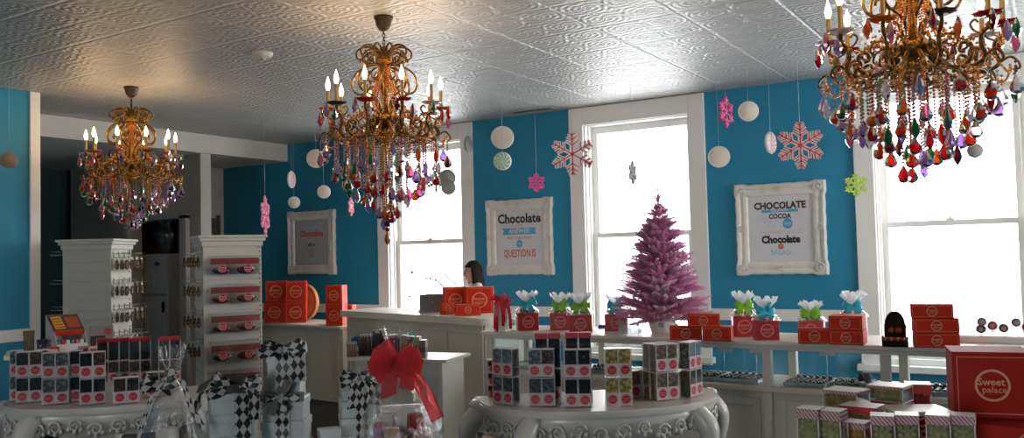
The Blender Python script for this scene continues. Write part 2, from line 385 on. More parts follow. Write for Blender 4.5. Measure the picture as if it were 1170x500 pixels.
for i,(a,b) in enumerate(WINS):
    m=MB(); z0,z1=ZW0,ZW1
    # casing boards on the wall
    m.cbox(a,D-.03,.40,a+.165,D,H-.005,.006); m.cbox(b-.165,D-.03,.40,b,D,H-.005,.006); m.cbox(a+.165,D-.03,z1-.02,b-.165,D,H-.005,.006)
    m.cbox(a-.03,D-.09,.42,b+.03,D,.48,.008)
    # jamb, stops
    for (u0,u1) in ((a+.15,a+.18),(b-.18,b-.15)): m.box(u0,D+.001,z0,u1,D+.26,z1)
    m.box(a+.18,D+.002,z1-.03,b-.18,D+.26,z1); m.box(a+.18,D+.002,z0,b-.18,D+.26,z0+.05)
    for (u0,u1) in ((a+.18,a+.195),(b-.195,b-.18)): m.cbox(u0,D+.06,z0+.05,u1,D+.085,z1-.03,.004)
    o=struct('window_%d'%(i+1), m, TRIM)
    # sashes: lower one inside, upper one outside
    zm=1.69
    def sash(name,y,za,zb,lw,tw):
        s=MB(); x0,x1=a+.181,b-.181
        s.cbox(x0,y,za,x0+.065,y+.04,zb,.004); s.cbox(x1-.065,y,za,x1,y+.04,zb,.004)
        s.cbox(x0+.065,y,za,x1-.065,y+.04,za+lw,.004); s.cbox(x0+.065,y,zb-tw,x1-.065,y+.04,zb,.004)
        so=s.build(name,TRIM,o); so['kind']='structure'
        g=MB().box(x0+.06,y+.017,za+.02,x1-.06,y+.023,zb-.02).build('window_pane',GLASS,so); g['kind']='structure'
        return so
    sash('window_sash',D+.10,z0+.05,zm+.025,.09,.05)
    sash('window_sash',D+.15,zm-.025,z1-.03,.05,.07)
    l=MB(); xm=(a+b)/2; l.cbox(xm-.03,D+.085,zm+.02,xm+.03,D+.12,zm+.04,.004); l.ball((xm,D+.1,zm+.045),.014); l.build('sash_lock',TRIM,o)
def pane_front(i,y):
    pass
for i,(a,b) in enumerate(RH):  # added window in the unseen right wall, for fill light
    m=MB()
    for (u0,u1) in ((a,a+.06),(b-.06,b),((a+b)/2-.03,(a+b)/2+.03)): m.box(XR+.05,u0,.6,XR+.15,u1,2.75)
    m.box(XR+.05,a+.06,.6,XR+.15,b-.06,.66); m.box(XR+.05,a+.06,2.69,XR+.15,b-.06,2.75)
    o=struct('window_%d'%(i+6), m, TRIM)
    g=MB().box(XR+.095,a+.06,.66,XR+.105,b-.06,2.69).build('window_pane',GLASS,o); g['kind']='structure'
for i,(a,b) in enumerate(FH):  # added windows behind the camera, sized for fill light
    m=MB()
    for (u0,u1) in ((a,a+.06),(b-.06,b),((a+b)/2-.03,(a+b)/2+.03)): m.box(u0,YF-.15,.6,u1,YF-.05,2.7)
    m.box(a+.06,YF-.15,.6,b-.06,YF-.05,.66); m.box(a+.06,YF-.15,2.64,b-.06,YF-.05,2.7)
    o=struct('window_%d'%(i+4), m, TRIM)
    g=MB().box(a+.06,YF-.105,.66,b-.06,YF-.095,2.64).build('window_pane',GLASS,o); g['kind']='structure'

# outline lettering stuck on the left window pane, read from the street
yy=D+.095; VIN=mat('pale_grey_vinyl','#8e8c8a',.5)
wl=thing('window_lettering','pale outline lettering and round emblem stuck on the leftmost window pane','window sign',atY(485,325,yy))
def letter(name,*strokes):
    m=MB()
    for pts in strokes: m.tube([atY(x,y,yy)-wl.location for x,y in pts], .010, 5)
    return m.build(name,VIN,wl)
letter('letter',[(485,302),(492,302.5),(492,336),(487,336)],[(485,317.5),(492,318)])
letter('letter',[(497,336),(497,303),(521,325)],[(497,318.5),(510,331)])
letter('letter',[(465,338),(471,338)],[(468,338),(468,350)])
m=MB(); ec=atY(471,311,yy)-wl.location
m.ring((ec.x,ec.z),.035,.05,ec.y-.003,n=20); m.disc((ec.x,ec.z),.02,ec.y-.003,n=14); m.box(ec.x-.04,ec.y-.003,ec.z-.004,ec.x+.04,ec.y-.002,ec.z+.004)
m.build('emblem',VIN,wl)

# ---------------------------------------------------------------- outside
m=MB().box(-60,D+.35,-.5,60,80,-.3); o=struct('ground',m,mat('snowy_asphalt','#eef0f2',.9)); 
def car(loc, rz, label, body_col):
    t=thing('car',label,'car',loc,rz)
    BM=mat('car_paint_'+body_col.strip('#'),body_col,.3,coat=.6); WM=mat('car_tyre','#5a5e63',.8); GM=mat('car_glass','#8fa3b0',.1); HM=mat('car_hub','#b8c4d4',.3,metal=.6)
    side=[(-2.2,.35),(-2.25,.7),(-2.1,.92),(-1.3,1.0),(-.55,1.42),(.75,1.46),(1.5,1.02),(2.15,.95),(2.25,.6),(2.2,.32)]
    R=Matrix(((1,0,0,0),(0,0,1,0),(0,1,0,0),(0,0,0,1)))
    MB().prism(side,-.85,.85,0,R).build('body',BM,t)
    MB().prism([(-1.05,1.02),(-.5,1.36),(.7,1.39),(1.25,1.04)],-.865,.865,0,R).build('side_window',GM,t)
    for x in (-1.4,1.4):
        for y in (-.8,.8):
            w=MB().lathe([(.02,-.1),(.33,-.1),(.36,-.06),(.36,.06),(.33,.1),(.02,.1)],20,M=Matrix.Translation((x,y,.32))@Matrix.Rotation(PI/2,4,'X')).build('wheel',WM,t)
            MB().lathe([(.0,-.112),(.2,-.11),(.2,.11),(.0,.112)],14,M=Matrix.Translation((x,y,.32))@Matrix.Rotation(PI/2,4,'X')).build('hub',HM,w)
    return t
car((1.6,17.0,-.3),.35,'pale overexposed car parked outside beyond the right window','#9fa6ad')
car((-2.9,21.0,-.3),.1,'pale car parked far outside behind the chocolate display','#aeb4b9')
def shed(loc,w,d,h,label):
    t=thing('building',label,'building',loc)
    MB().box(-w/2,0,0,w/2,d,h).build('wall',mat('pale_siding','#c4c6c8',.8),t)
    MB().prism([(-w/2-.3,h),(0,h+w*.16),(w/2+.3,h)],-.3,d+.3,0,Matrix(((1,0,0,0),(0,0,1,0),(0,1,0,0),(0,0,0,1)))).build('roof',mat('snowy_roof','#d8dcdf',.8),t)
    for k in range(5):
        x=-w/2+w*(k+.5)/5; MB().cbox(x-.5,-.04,.9,x+.5,.02,2.1,.02).build('window',mat('far_window','#aab4ba',.3),t)
    return t
shed((-18,34,-.3),16,8,3.2,'pale low building across the street beyond the leftmost window')
# ---------------------------------------------------------------- fixtures
WHITE = mat('white_laminate', '#d9d5cc', .35, bump=.02, bscale=20)
CREAM = mat('cream_cabinet_paint', '#cfcabf', .45, bump=.02, bscale=25)
LACQ = mat('white_lacquer_carving', '#c4c2bd', .32, spec=.5, coat=.25)
CHROME = mat('chrome_wire', '#c8ccd0', .2, metal=.9)
CLEAR = mat_clear('clear_acrylic', '#fdfefe', gloss=.03, rough=.05)
CASEGL = mat_clear('case_glass', '#f9fdfd', gloss=.02, rough=.02)

# glass display case -------------------------------------------------
CA, CROT = Vector((-3.80,5.60,0)), -.047
CL, CD, CH, CDECK = 4.35, .56, .925, .64
case = thing('display_case','long white display case with glass front holding trays of chocolates','display case',CA,CROT)
def case_pt(x,y,z): 
    c,s=math.cos(CROT),math.sin(CROT); return Vector((CA.x+x*c-y*s, CA.y+x*s+y*c, z))
def case_local(p):
    c,s=math.cos(CROT),math.sin(CROT); dx,dy=p[0]-CA.x,p[1]-CA.y; return dx*c+dy*s, -dx*s+dy*c
m=MB(); m.box(.0,.03,.08,CL,CD-.01,CDECK-.03); m.box(.03,.07,0,CL-.03,CD-.03,.08); m.cbox(-.02,.0,.0,CL,.05,.11,.01)
m.build('base_cabinet',CREAM,case)
m=MB(); m.cbox(-.012,-.012,CDECK-.035,CL,CD,CDECK,.006); m.build('deck',CREAM,case)
m=MB(); m.cbox(-.03,-.03,CH-.03,CL+.02,CD+.03,CH,.008); m.cbox(-.01,-.01,CH-.055,CL,.03,CH-.03,.004); m.build('case_top',WHITE,case)
PX=[0,.70,1.43,2.17,2.87,3.60,4.29]
for i,x in enumerate(PX):
    m=MB(); m.cbox(x,-.005,.11,x+.055,.045,CH-.03,.004); m.build('front_post',CREAM,case)
    m=MB(); m.cbox(x,CD-.05,CDECK,x+.055,CD,CH-.03,.004); m.build('rear_post',CREAM,case)
m=MB(); m.cbox(-.04,-.04,0,.1,.06,.13,.015); m.cbox(-.03,-.03,.13,.085,.05,.16,.01); m.build('plinth_block',CREAM,case)
for i in range(6):
    a,b=PX[i]+.055,PX[i+1]
    m=MB(); m.cbox(a+.03,.018,.15,a+.08,.034,CDECK-.08,.004); m.cbox(b-.08,.018,.15,b-.03,.034,CDECK-.08,.004)
    m.cbox(a+.08,.018,.15,b-.08,.034,.2,.004); m.cbox(a+.08,.018,CDECK-.13,b-.08,.034,CDECK-.08,.004); m.box(a+.08,.026,.2,b-.08,.032,CDECK-.13)
    m.build('base_panel',CREAM,case)
    MB().box(a,.012,CDECK,b,.018,CH-.05).build('glass_pane',CASEGL,case)
m=MB(); m.box(.0,.06,CDECK,.006,CD-.05,CH-.03); m.build('glass_pane',CASEGL,case)
m=MB(); m.cbox(2.172,-.03,.335,2.225,-.005,.44,.006); m.cbox(2.18,-.04,.335,2.217,-.03,.36,.003); m.build('latch_cover',WHITE,case)

# cash counter ------------------------------------------------------
P0,P1=Vector((-6.40,6.72,0)),Vector((-4.155,6.10,0)); KROT=math.atan2(P1.y-P0.y,P1.x-P0.x); KL=(P1-P0).length
cash=thing('cash_counter','tall white cash counter with thick top in front of the leftmost window','counter',P0,KROT)
def cash_pt(x,y,z): return Vector((P0.x+x*math.cos(KROT)-y*math.sin(KROT), P0.y+x*math.sin(KROT)+y*math.cos(KROT), z))
KTOP=.975
out=[(0,.02),(.02,0),(KL-.08,0)]+[(KL-.08+.08*math.sin(a*PI/16),.08-.08*math.cos(a*PI/16)) for a in range(1,9)]+[(KL,.5),(KL-.03,.55),(.0,.55)]
m=MB(); m.prism(out,KTOP-.062,KTOP); m.build('counter_top',WHITE,cash)
m=MB(); m.box(.05,.06,.0,KL-.06,.52,KTOP-.062); m.build('body',CREAM,cash)
m=MB(); m.cbox(.04,.035,0,KL-.05,.06,.10,.006); m.cbox(.045,.045,.10,KL-.055,.06,.125,.004); m.build('base_moulding',CREAM,cash)
for k in range(4):
    a=.07+k*(KL-.15)/4; b=a+(KL-.15)/4
    m=MB(); m.cbox(a,.045,.125,a+.05,.06,KTOP-.062,.003); m.cbox(b-.05,.045,.125,b,.06,KTOP-.062,.003); m.cbox(a+.05,.045,KTOP-.14,b-.05,.06,KTOP-.062,.003); m.build('front_panel',CREAM,cash)

# low side counter --------------------------------------------------
Q0,Q1=Vector((-8.35,7.06,0)),Vector((-6.43,6.756,0)); SROT=math.atan2(Q1.y-Q0.y,Q1.x-Q0.x); SL=(Q1-Q0).length
side=thing('side_counter','low white counter carrying stacked orange boxes under the leftmost poster','counter',Q0,SROT)
def side_pt(x,y,z): return Vector((Q0.x+x*math.cos(SROT)-y*math.sin(SROT), Q0.y+x*math.sin(SROT)+y*math.cos(SROT), z))
STOP=.802
MB().cbox(0,0,STOP-.032,SL,.62,STOP,.006).build('counter_top',WHITE,side)
MB().box(.04,.05,.0,SL-.02,.58,STOP-.032).build('body',CREAM,side)
for k in range(4):
    x=.06+k*(SL-.2)/3; MB().cbox(x,.03,.0,x+.06,.05,STOP-.032,.003).build('upright',CREAM,side)
MB().cbox(.03,.028,0,SL-.02,.05,.09,.005).build('base_moulding',CREAM,side)

# slatwall towers ---------------------------------------------------
SLW = mat('slatwall_white','#d5d0c6',.45)
GRV = mat('slat_groove_shadow','#5e5a54',.7)
def slat_tower(loc,rz,w,d,h,label,grp):
    t=thing('slatwall_tower',label,'display tower',loc,rz)
    m=MB(); m.box(-w/2+.012,-d/2+.012,.1,w/2-.012,d/2-.012,h-.03); m.build('core',SLW,t)
    for (nm,ax,sgn) in (('front',0,-1),('right',1,1),('left',1,-1),('back',0,1)):
        m=MB(); z=.12; p=.083
        while z+p < h-.08:
            if ax==0: y=sgn*d/2; m.cbox(-w/2+.02,min(y,y-sgn*.014),z,w/2-.02,max(y,y-sgn*.014),z+p-.014,.003)
            else: x=sgn*w/2; m.cbox(min(x,x-sgn*.014),-d/2+.02,z,max(x,x-sgn*.014),d/2-.02,z+p-.014,.003)
            z+=p
        m.build('slat_panel',SLW,t)
    m=MB()
    for sx in (-1,1):
        for sy in (-1,1): m.cbox(sx*w/2-(.03 if sx>0 else -.0),sy*d/2-(.03 if sy>0 else 0),.0,sx*w/2+(.0 if sx>0 else .03),sy*d/2+(0 if sy>0 else .03),h-.05,.003)
    m.build('corner_trim',SLW,t)
    m=MB(); m.cbox(-w/2-.012,-d/2-.012,h-.09,w/2+.012,d/2+.012,h-.05,.004); m.cbox(-w/2-.03,-d/2-.03,h-.05,w/2+.03,d/2+.03,h-.02,.008); m.cbox(-w/2-.045,-d/2-.045,h-.022,w/2+.045,d/2+.045,h,.005); m.build('cornice',SLW,t)
    MB().cbox(-w/2-.03,-d/2-.03,0,w/2+.03,d/2+.03,.12,.01).build('plinth',SLW,t)
    return t
T1p=atD(112,300,7.8); T1=(T1p.x,T1p.y,0); T1r=facing(T1)-math.radians(25)
T2p=atD(260,300,7.3); T2=(T2p.x,T2p.y,0); T2r=facing(T2)+math.radians(10)
T1w,T2w,T2d=.42,.46,.46
t1=slat_tower(T1,T1r,T1w,.42,1.735,'white slatwall tower with bags on hooks along its right side','a')
t2=slat_tower(T2,T2r,T2w,T2d,1.725,'white slatwall tower with clear bins of wrapped sweets on its front','b')
m=MB()
for k in range(38): m.box(T2w/2+.0005,-T2d/2+.004,.25+k*.037,T2w/2+.002,-T2d/2+.012,.262+k*.037); m.box(T2w/2-.02,-T2d/2-.0015,.25+k*.037,T2w/2-.012,-T2d/2-.0003,.262+k*.037)
m.build('slotted_strip',mat('slot_dark','#3a3734',.7),t2)
def on(T,r,x,y,z): return Vector((T[0]+x*math.cos(r)-y*math.sin(r), T[1]+x*math.sin(r)+y*math.cos(r), z))
def hook_mesh(L):
    m=MB(); m.tube([(0,0,0),(L,0,.0),(L+.008,0,.012)],.0025,6); m.tube([(0,0,.03),(L*.6,0,.03),(L*.95,0,.035)],.002,6); m.cbox(-.004,-.012,-.01,.001,.012,.045,.001); return m
BAGC=['#6a4a34','#3d2c22','#7a5a40','#54402e']
def bag_mesh(seed):
    r=random.Random(seed); m=MB(); w,h=.034,.085
    prof=[(-h,.2),(-h*.85,.9),(-h*.5,1),(-h*.2,.75),(0,.35)]
    n=10; vs=[]; fs=[]
    for z,k in prof:
        for j in range(n):
            a=2*PI*j/n; vs.append((.012*k*math.cos(a)*(1+.25*r.random()), w*.5*(k*.5+.5)*math.sin(a)*(1+.1*r.random()), z))
    for i in range(len(prof)-1):
        for j in range(n): fs.append((i*n+j,i*n+(j+1)%n,(i+1)*n+(j+1)%n,(i+1)*n+j))
    fs.append(tuple(range(n-1,-1,-1))); fs.append(tuple((len(prof)-1)*n+j for j in range(n)))
    m.add(vs,fs,0,True); m.box(-.001,-w*.45,-.002,.001,w*.45,.02,1); return m
bagm=[mat_cells('bagged_sweets_%d'%i,[c,'#a08468','#2a1e18'],90,.25) for i,c in enumerate(BAGC)]
CARD=mat('header_card','#b9aca0',.5)
def hook_rows(T,r,w,d,side_sgn,zs,n,L,root,grp,desc,tint=None):
    """hooks on the +/-X side of a tower, each holding hanging bags"""
    for ri,z in enumerate(zs):
        for k in range(n):
            y=-d/2+.05+k*(d-.1)/max(1,n-1)
            hk=link('hook', cached(('hook',L),lambda: hook_mesh(L).mesh('hook',CHROME)), root, (side_sgn*w/2,y,z), 0 if side_sgn>0 else PI)
            for q in range(3):
                x=side_sgn*(w/2+.03+q*(L-.05)/2.4)
                p=on(T,r,x,y,z-.027)
                b=link('sweet_bag', cached(('bag',(ri+q+k)%4),lambda: bag_mesh((ri+q+k)%4).mesh('sweet_bag',[bagm[(ri+q+k)%4] if not tint else tint,CARD])), None, p, (0,0,r+rnd.uniform(-.25,.25)))
                tag(b,desc[ri],'sweets',grp)
rowsn=['top','second','third','lowest']
hook_rows(T1,T1r,T1w,.42,1,[1.575,1.345,1.115,.885],4,.15,t1,'bags on the left tower hooks',['small brown sweet bag on %s hook row of the left slatwall tower'%q for q in rowsn])
for z in (1.60,1.35,1.12):
    for k in range(2): link('hook', cached(('hook',.13),lambda: hook_mesh(.13).mesh('hook',CHROME)), t1, (-T1w/2,-.15+k*.2,z), PI)
PINKB=mat_cells('pink_bagged_sweets',['#9a6a58','#6a3a34','#c09080'],80,.25)
hook_rows(T2,T2r,T2w,T2d,-1,[1.58,1.34,1.09,.86],2,.12,t2,'bags on the bin tower side hooks',['small sweet bag on %s hook row beside the clear bins'%q for q in rowsn])
# clear bins on tower two
BINRED=mat_cells('red_wrapped_sweets',['#a03a44','#7a1f2c','#c98a8a','#4a2a2c'],34,.35)
for i,z in enumerate([1.405,1.175,.945,.715,.485]):
    bw,bh,bd=.385,.135,.13
    base=on(T2,T2r,-.005,-T2d/2-bd/2-.004,z)
    t=thing('clear_bin','clear acrylic bin of red wrapped sweets, %s on the slatwall tower front'%(['topmost','second from top','third from top','fourth from top','lowest'][i]),'bin',base,T2r,'clear bins on the slatwall tower')
    m=MB(); m.box(-bw/2,-bd/2,0,bw/2,bd/2,.004); m.box(-bw/2,-bd/2,.004,bw/2,-bd/2+.003,bh*.98); m.box(-bw/2,-bd/2,.004,-bw/2+.003,bd/2,bh); m.box(bw/2-.003,-bd/2,.004,bw/2,bd/2,bh); m.box(-bw/2,bd/2-.003,.004,bw/2,bd/2,bh+.02)
    m.build('bin_shell',CLEAR,t)
    m=MB()
    for k in range(2):
        cx=-.095+k*.19; m.ball((cx,0,.035),.06,0,2,sq=(1.3,.8,.55)); 
    m.build('wrapped_sweets',BINRED,t)
    for k in range(2):
        m=MB(); cx=-.1+k*.2; m.disc((cx,.05),.034,-bd/2-.002,20,0); m.ring((cx,.05),.026,.029,-bd/2-.003,20,1); m.text('Sweet',.02,(cx,.056),-bd/2-.0032,1); m.text('palace',.016,(cx,.04),-bd/2-.0032,1)
        m.build('round_label',[mat('label_red','#a81c30',.45),mat('label_pink','#e0b8bc',.5)],t)
    MB().box(-bw/2+.004,-bd/2+.004,bh*.62,bw/2-.004,-bd/2+.0055,bh*.97).build('pink_band',mat_film('pink_band_film','#d98a86',.45),t)

# carved demilune tables ---------------------------------------------
def demilune(t,n=36,W=.60,Dp=.45,back=.16):
    pts=[]
    for i in range(n+1):
        a=PI*i/n; u=-W*math.cos(a); v=-Dp*math.sin(a)**.82
        pts.append((u*t,v*t))
    return pts+[(W*t*1.0,back*t),(-W*t*1.0,back*t)]
def carved_table(loc,rz,label):
    t=thing('carved_table',label,'table',loc,rz)
    m=MB()
    for z0,z1,s in ((.768,.776,.985),(.776,.790,1.0),(.790,.795,.99),(.795,.80,.975)): m.prism(demilune(s),z0,z1)
    m.ball((-.60,.02,.782),.035,0,2,sq=(1,1.6,.7)); m.ball((.60,.02,.782),.035,0,2,sq=(1,1.6,.7))
    m.build('table_top',LACQ,t)
    # apron with scalloped lower edge
    o=demilune(.93); N=37; vs=[];fs=[]
    for i in range(N):
        x,y=o[i]; f=i/(N-1); drop=.075+.035*abs(math.sin(f*PI*4))+.03*math.exp(-((f-.5)/.08)**2)
        for (s,z) in ((1,.77),(1.03,.745),(1.0,.72),(1.02,.77-drop),(.95,.77-drop),(.94,.77)): vs.append((x*s,y*s,z))
    for i in range(N-1):
        for k in range(5): a=i*6+k; fs.append((a,a+1,a+7,a+6))
    MB().add(vs,fs,0,True).build('apron',LACQ,t)
    # scrolls carved on the apron
    m=MB()
    for i in range(1,18):
        f=i/18; a=PI*f; u=-.57*math.cos(a); v=-.43*math.sin(a)**.82; nrm=Vector((u/.36,v/.2,0)).normalized(); tg=Vector((-nrm.y,nrm.x,0)); sg=1 if i%2 else -1; cz=.705+.012*math.sin(i*2.1)
        pts=[]
        for k in range(22):
            th=k*.42; r=.034*(1-k/26); pts.append(Vector((u,v,cz))+nrm*.008+tg*(sg*r*math.cos(th))+Vector((0,0,r*math.sin(th))))
        m.tube(pts,[.008*(1-k/40) for k in range(22)],6)
        for k in (-1,0,1): m.ball(Vector((u,v,cz))+nrm*.006+tg*(.03*k)+Vector((0,0,-.03+abs(k)*.012)),.011,0,1,sq=(1,1,1.5))
    m.build('apron_carving',LACQ,t)
    for (u,v) in ((-.57,.02),(.57,.02),(-.38,-.31),(.38,-.31)):
        o=Vector((u,v,0)).normalized() if abs(v)>.1 else Vector((1 if u>0 else -1,-.15,0)).normalized()
        P=lambda r,z: Vector((u,v,z))+o*r
        pts=[P(-.03,.77),P(.02,.74),P(.065,.69),P(.075,.63),P(.05,.52),P(.005,.38),P(-.025,.24),P(-.02,.12),P(.02,.05),P(.055,.03)]
        rr=[.04,.05,.052,.046,.038,.03,.025,.023,.028,.03]
        # smooth the chain
        sp=[];sr=[]
        for i in range(len(pts)-1):
            for k in range(4):
                q=k/4; p0_,p1_,p2_,p3_=pts[max(i-1,0)],pts[i],pts[i+1],pts[min(i+2,len(pts)-1)]
                sp.append(.5*((2*p1_)+(p2_-p0_)*q+(2*p0_-5*p1_+4*p2_-p3_)*q*q+(3*p1_-p0_-3*p2_+p3_)*q**3)); sr.append(rr[i]*(1-q)+rr[i+1]*q)
        sp.append(pts[-1]); sr.append(rr[-1])
        m=MB(); m.tube(sp,sr,12)
        m.ball(P(.045,.03),.03,0,2)
        tg=Vector((-o.y,o.x,0))
        for s in (-1,1):
            m.tube([P(.085,.70)+tg*(s*.03*math.cos(k*.45)*(1-k/18))+Vector((0,0,-.005*k+.02*math.sin(k*.45)))+o*(-.001*k) for k in range(14)],.008,6)
        m.build('leg',LACQ,t)
    return t
MT=Vector((-1.985,3.89,0)); MTR=math.radians(42)
LT=Vector((-4.344,2.91,0)); LTR=math.radians(50)
carved_table(MT,MTR,'carved white half-round table under candy box stacks before the display case')
carved_table(LT,LTR,'carved white half-round table at far left under dark candy boxes')

# small pedestal ---------------------------------------------------
PD=Vector((-4.02,4.93,0)); PDR=math.radians(12); PZ=.80
ped=thing('pedestal_table','white square pedestal table with chocolate treats on top in front of the cash counter','table',PD,PDR)
MB().cbox(-.39,-.20,PZ-.022,.39,.22,PZ,.004).build('table_top',WHITE,ped)
MB().box(-.345,-.17,0.06,.345,.19,PZ-.022).build('body',CREAM,ped)
MB().cbox(-.355,-.18,0,.355,.20,.07,.006).build('base_moulding',CREAM,ped)
for s in (-1,1): MB().cbox(min(s*.345,s*.31),-.178,.07,max(s*.345,s*.31),-.168,PZ-.022,.003).build('corner_strip',CREAM,ped)
# low table for the gift stacks, and the high table at the right front
def plain_table(name,label,loc,rz,w,d,h):
    t=thing(name,label,'table',loc,rz)
    MB().cbox(-w/2,-d/2,h-.03,w/2,d/2,h,.005).build('table_top',WHITE,t)
    MB().box(-w/2+.05,-d/2+.05,h-.1,w/2-.05,d/2-.05,h-.03).build('frame',WHITE,t)
    for sx in (-1,1):
        for sy in (-1,1):
            x,y=sx*(w/2-.07),sy*(d/2-.07); MB().lathe([(.018,0),(.02,.02),(.022,.3),(.03,h-.1)],10,M=Matrix.Translation((x,y,0))).build('leg',WHITE,t)
    return t
GZ=.70
GT=atD(338,500,3.42); GT=Vector((GT.x,GT.y,0)); GTR=facing(GT)
plain_table('gift_table','low white table carrying ribboned gift stacks and cellophane baskets',GT,GTR,1.28,.62,GZ)
RZ=.93
RT=atD(1088,500,2.55); RT=Vector((RT.x,RT.y,0)); RTR=facing(RT)
plain_table('sale_table','high white table at right front under popcorn boxes and large red box',RT,RTR,.80,.80,RZ)
# ---------------------------------------------------------------- chandeliers
BRASS = mat('aged_brass','#8a6326',.32,metal=.85,col2='#4a3416',cscale=60)
BRASSD = mat('dark_bronze','#3d3226',.4,metal=.7)
GOLDB = mat('gold_bead','#e09038',.16,metal=.55,spec=.8)
CANDLE = mat('candle_sleeve','#8d7448',.5,metal=.3)
FLAME = mat('candle_bulb','#fff3d8',.3,emis='#ffd9a0',estr=9.0)
def crystal(name,c,tr=.75): return mat_gem(name,c,.30 if tr<.78 else .45)
CR = {'red':crystal('red_crystal','#c8142a'),'amber':crystal('amber_crystal','#e07a10'),'orange':crystal('orange_crystal','#d8421a'),'green':crystal('green_crystal','#1f8a58'),
      'lilac':crystal('lilac_crystal','#b79ad0',.8),'clear':crystal('clear_crystal','#ece6f0',.85),'pink':crystal('pink_crystal','#e08ab0',.8),'purple':crystal('purple_crystal','#5a3a8a'),'wine':crystal('wine_crystal','#7a0f2c')}
BEADM = {'gold':GOLDB,'pink':crystal('pink_bead','#d07a94',.6),'clear':crystal('clear_bead','#dcd2dc',.7),'green':crystal('green_bead','#7fae7a',.6),'red':crystal('red_bead','#b8322c',.5)}
def spiral(c, r0, turns, start, sgn=1, n=18, shrink=.85):
    return [(c[0]+sgn*r0*(1-shrink*k/n)*math.cos(start+turns*2*PI*k/n), c[1]+r0*(1-shrink*k/n)*math.sin(start+turns*2*PI*k/n)) for k in range(n+1)]
def rz_path(p2): return [(x,0,z) for x,z in p2]
def smooth2(pts,k=5):
    P=[Vector((a,b,0)) for a,b in pts]; o=[]
    for i in range(len(P)-1):
        for j in range(k):
            q=j/k; a,b,c,d=P[max(i-1,0)],P[i],P[i+1],P[min(i+2,len(P)-1)]
            v=.5*((2*b)+(c-a)*q+(2*a-5*b+4*c-d)*q*q+(3*b-a-3*c+d)*q**3); o.append((v.x,v.y))
    o.append(pts[-1]); return o
def mesh_canopy():
    return MB().lathe([(.0,0),(.062,0),(.062,-.012),(.056,-.02),(.046,-.06),(.03,-.085),(.012,-.092),(0,-.094)],18).mesh('canopy',BRASSD)
def mesh_chain():
    m=MB()
    for i in range(6):
        z=-.1-i*.021; R=Matrix.Translation((0,0,z))@Matrix.Rotation((i%2)*PI/2,4,'Z')
        m.tube([(.009*math.cos(a*PI/5),0,.015*math.sin(a*PI/5)) for a in range(10)],.0028,5,closed=True,M=R)
    return m.mesh('chain',BRASSD)
def mesh_column():
    return MB().lathe([(0,-.185),(.012,-.19),(.02,-.21),(.012,-.235),(.045,-.25),(.05,-.27),(.018,-.285),(.016,-.42),(.03,-.44),(.038,-.47),(.02,-.5),(.022,-.58),(.05,-.61),(.075,-.64),(.08,-.67),(.05,-.70),(.03,-.73),(.045,-.76),(.05,-.79),(.025,-.82),(.012,-.85),(0,-.86)],16).mesh('column',BRASS)
def mesh_crown():
    m=MB()
    p=smooth2([(.03,-.262),(.045,-.225),(.085,-.198),(.135,-.2),(.172,-.228),(.168,-.268),(.138,-.272),(.128,-.246),(.145,-.236)])
    m.tube(rz_path(p),[.009-.0045*i/len(p) for i in range(len(p))],6)
    p=smooth2([(.04,-.255),(.07,-.238),(.105,-.24),(.125,-.268),(.108,-.298),(.085,-.29),(.088,-.268)])
    m.tube(rz_path(p),.006,6)
    for q in range(3): m.ball((.15-.03*q,0,-.285-.012*(q%2)),.011,0,1,sq=(.7,.7,1.4))
    return m.mesh('crown_scroll',BRASS)
def mesh_mid():
    m=MB()
    p=smooth2([(.03,-.325),(.06,-.31),(.12,-.325),(.18,-.365),(.205,-.42),(.195,-.475),(.155,-.498),(.115,-.475),(.115,-.435),(.145,-.425),(.155,-.45)])
    m.tube(rz_path(p),.0075,6)
    p=smooth2([(.155,-.498),(.1,-.515),(.06,-.545),(.045,-.6)])
    m.tube(rz_path(p),.0065,6)
    p=smooth2([(.06,-.335),(.1,-.36),(.1,-.4),(.065,-.415),(.055,-.385)])
    m.tube(rz_path(p),.005,6)
    return m.mesh('mid_scroll',BRASS)
AR=.355
def mesh_arm():
    m=MB()
    p=smooth2([(.06,-.67),(.11,-.72),(.17,-.775),(.235,-.785),(.275,-.745),(.27,-.695),(.232,-.685),(.222,-.715),(.245,-.725)])
    m.tube(rz_path(p),[.011-.004*i/len(p) for i in range(len(p))],7)
    p=smooth2([(.235,-.785),(.29,-.79),(.335,-.762),(.318,-.71),(.325,-.665),(AR,-.64),(AR,-.60)])
    m.tube(rz_path(p),[.009]*len(p),7)
    p=smooth2([(.335,-.762),(.375,-.74),(.405,-.765),(.41,-.79),(.392,-.795)])
    m.tube(rz_path(p),.006,6)
    p=smooth2([(.10,-.66),(.15,-.63),(.2,-.64),(.215,-.675),(.19,-.69)])
    m.tube(rz_path(p),.006,6)
    p=smooth2([(.325,-.665),(.29,-.645),(.275,-.615),(.295,-.6),(.31,-.615)])
    m.tube(rz_path(p),.005,6)
    for q in range(4): m.ball((.16+q*.03,0,-.805+.006*q),.008,0,1)
    return m.mesh('arm',[BRASS])
def mesh_bobeche(mt):
    m=MB(); n=24
    m.lathe([(.012,-.6),(.03,-.602),(.052,-.59),(.056,-.584),(.05,-.588),(.03,-.596),(.012,-.592)],n,wob=lambda i,j: 1+(.16 if i in (2,3,4) else 0)*math.cos(j*2*PI/n*8))
    return m.mesh('bobeche',mt)
def mesh_candle(): return MB().lathe([(0,-.595),(.014,-.595),(.014,-.575),(.0105,-.57),(.0105,-.475),(.008,-.472),(0,-.472)],10).mesh('candle',CANDLE)
def mesh_flame(): return MB().lathe([(0,-.474),(.008,-.472),(.014,-.455),(.0155,-.44),(.012,-.42),(.006,-.402),(.002,-.388),(0,-.384)],10).mesh('candle_bulb',FLAME)
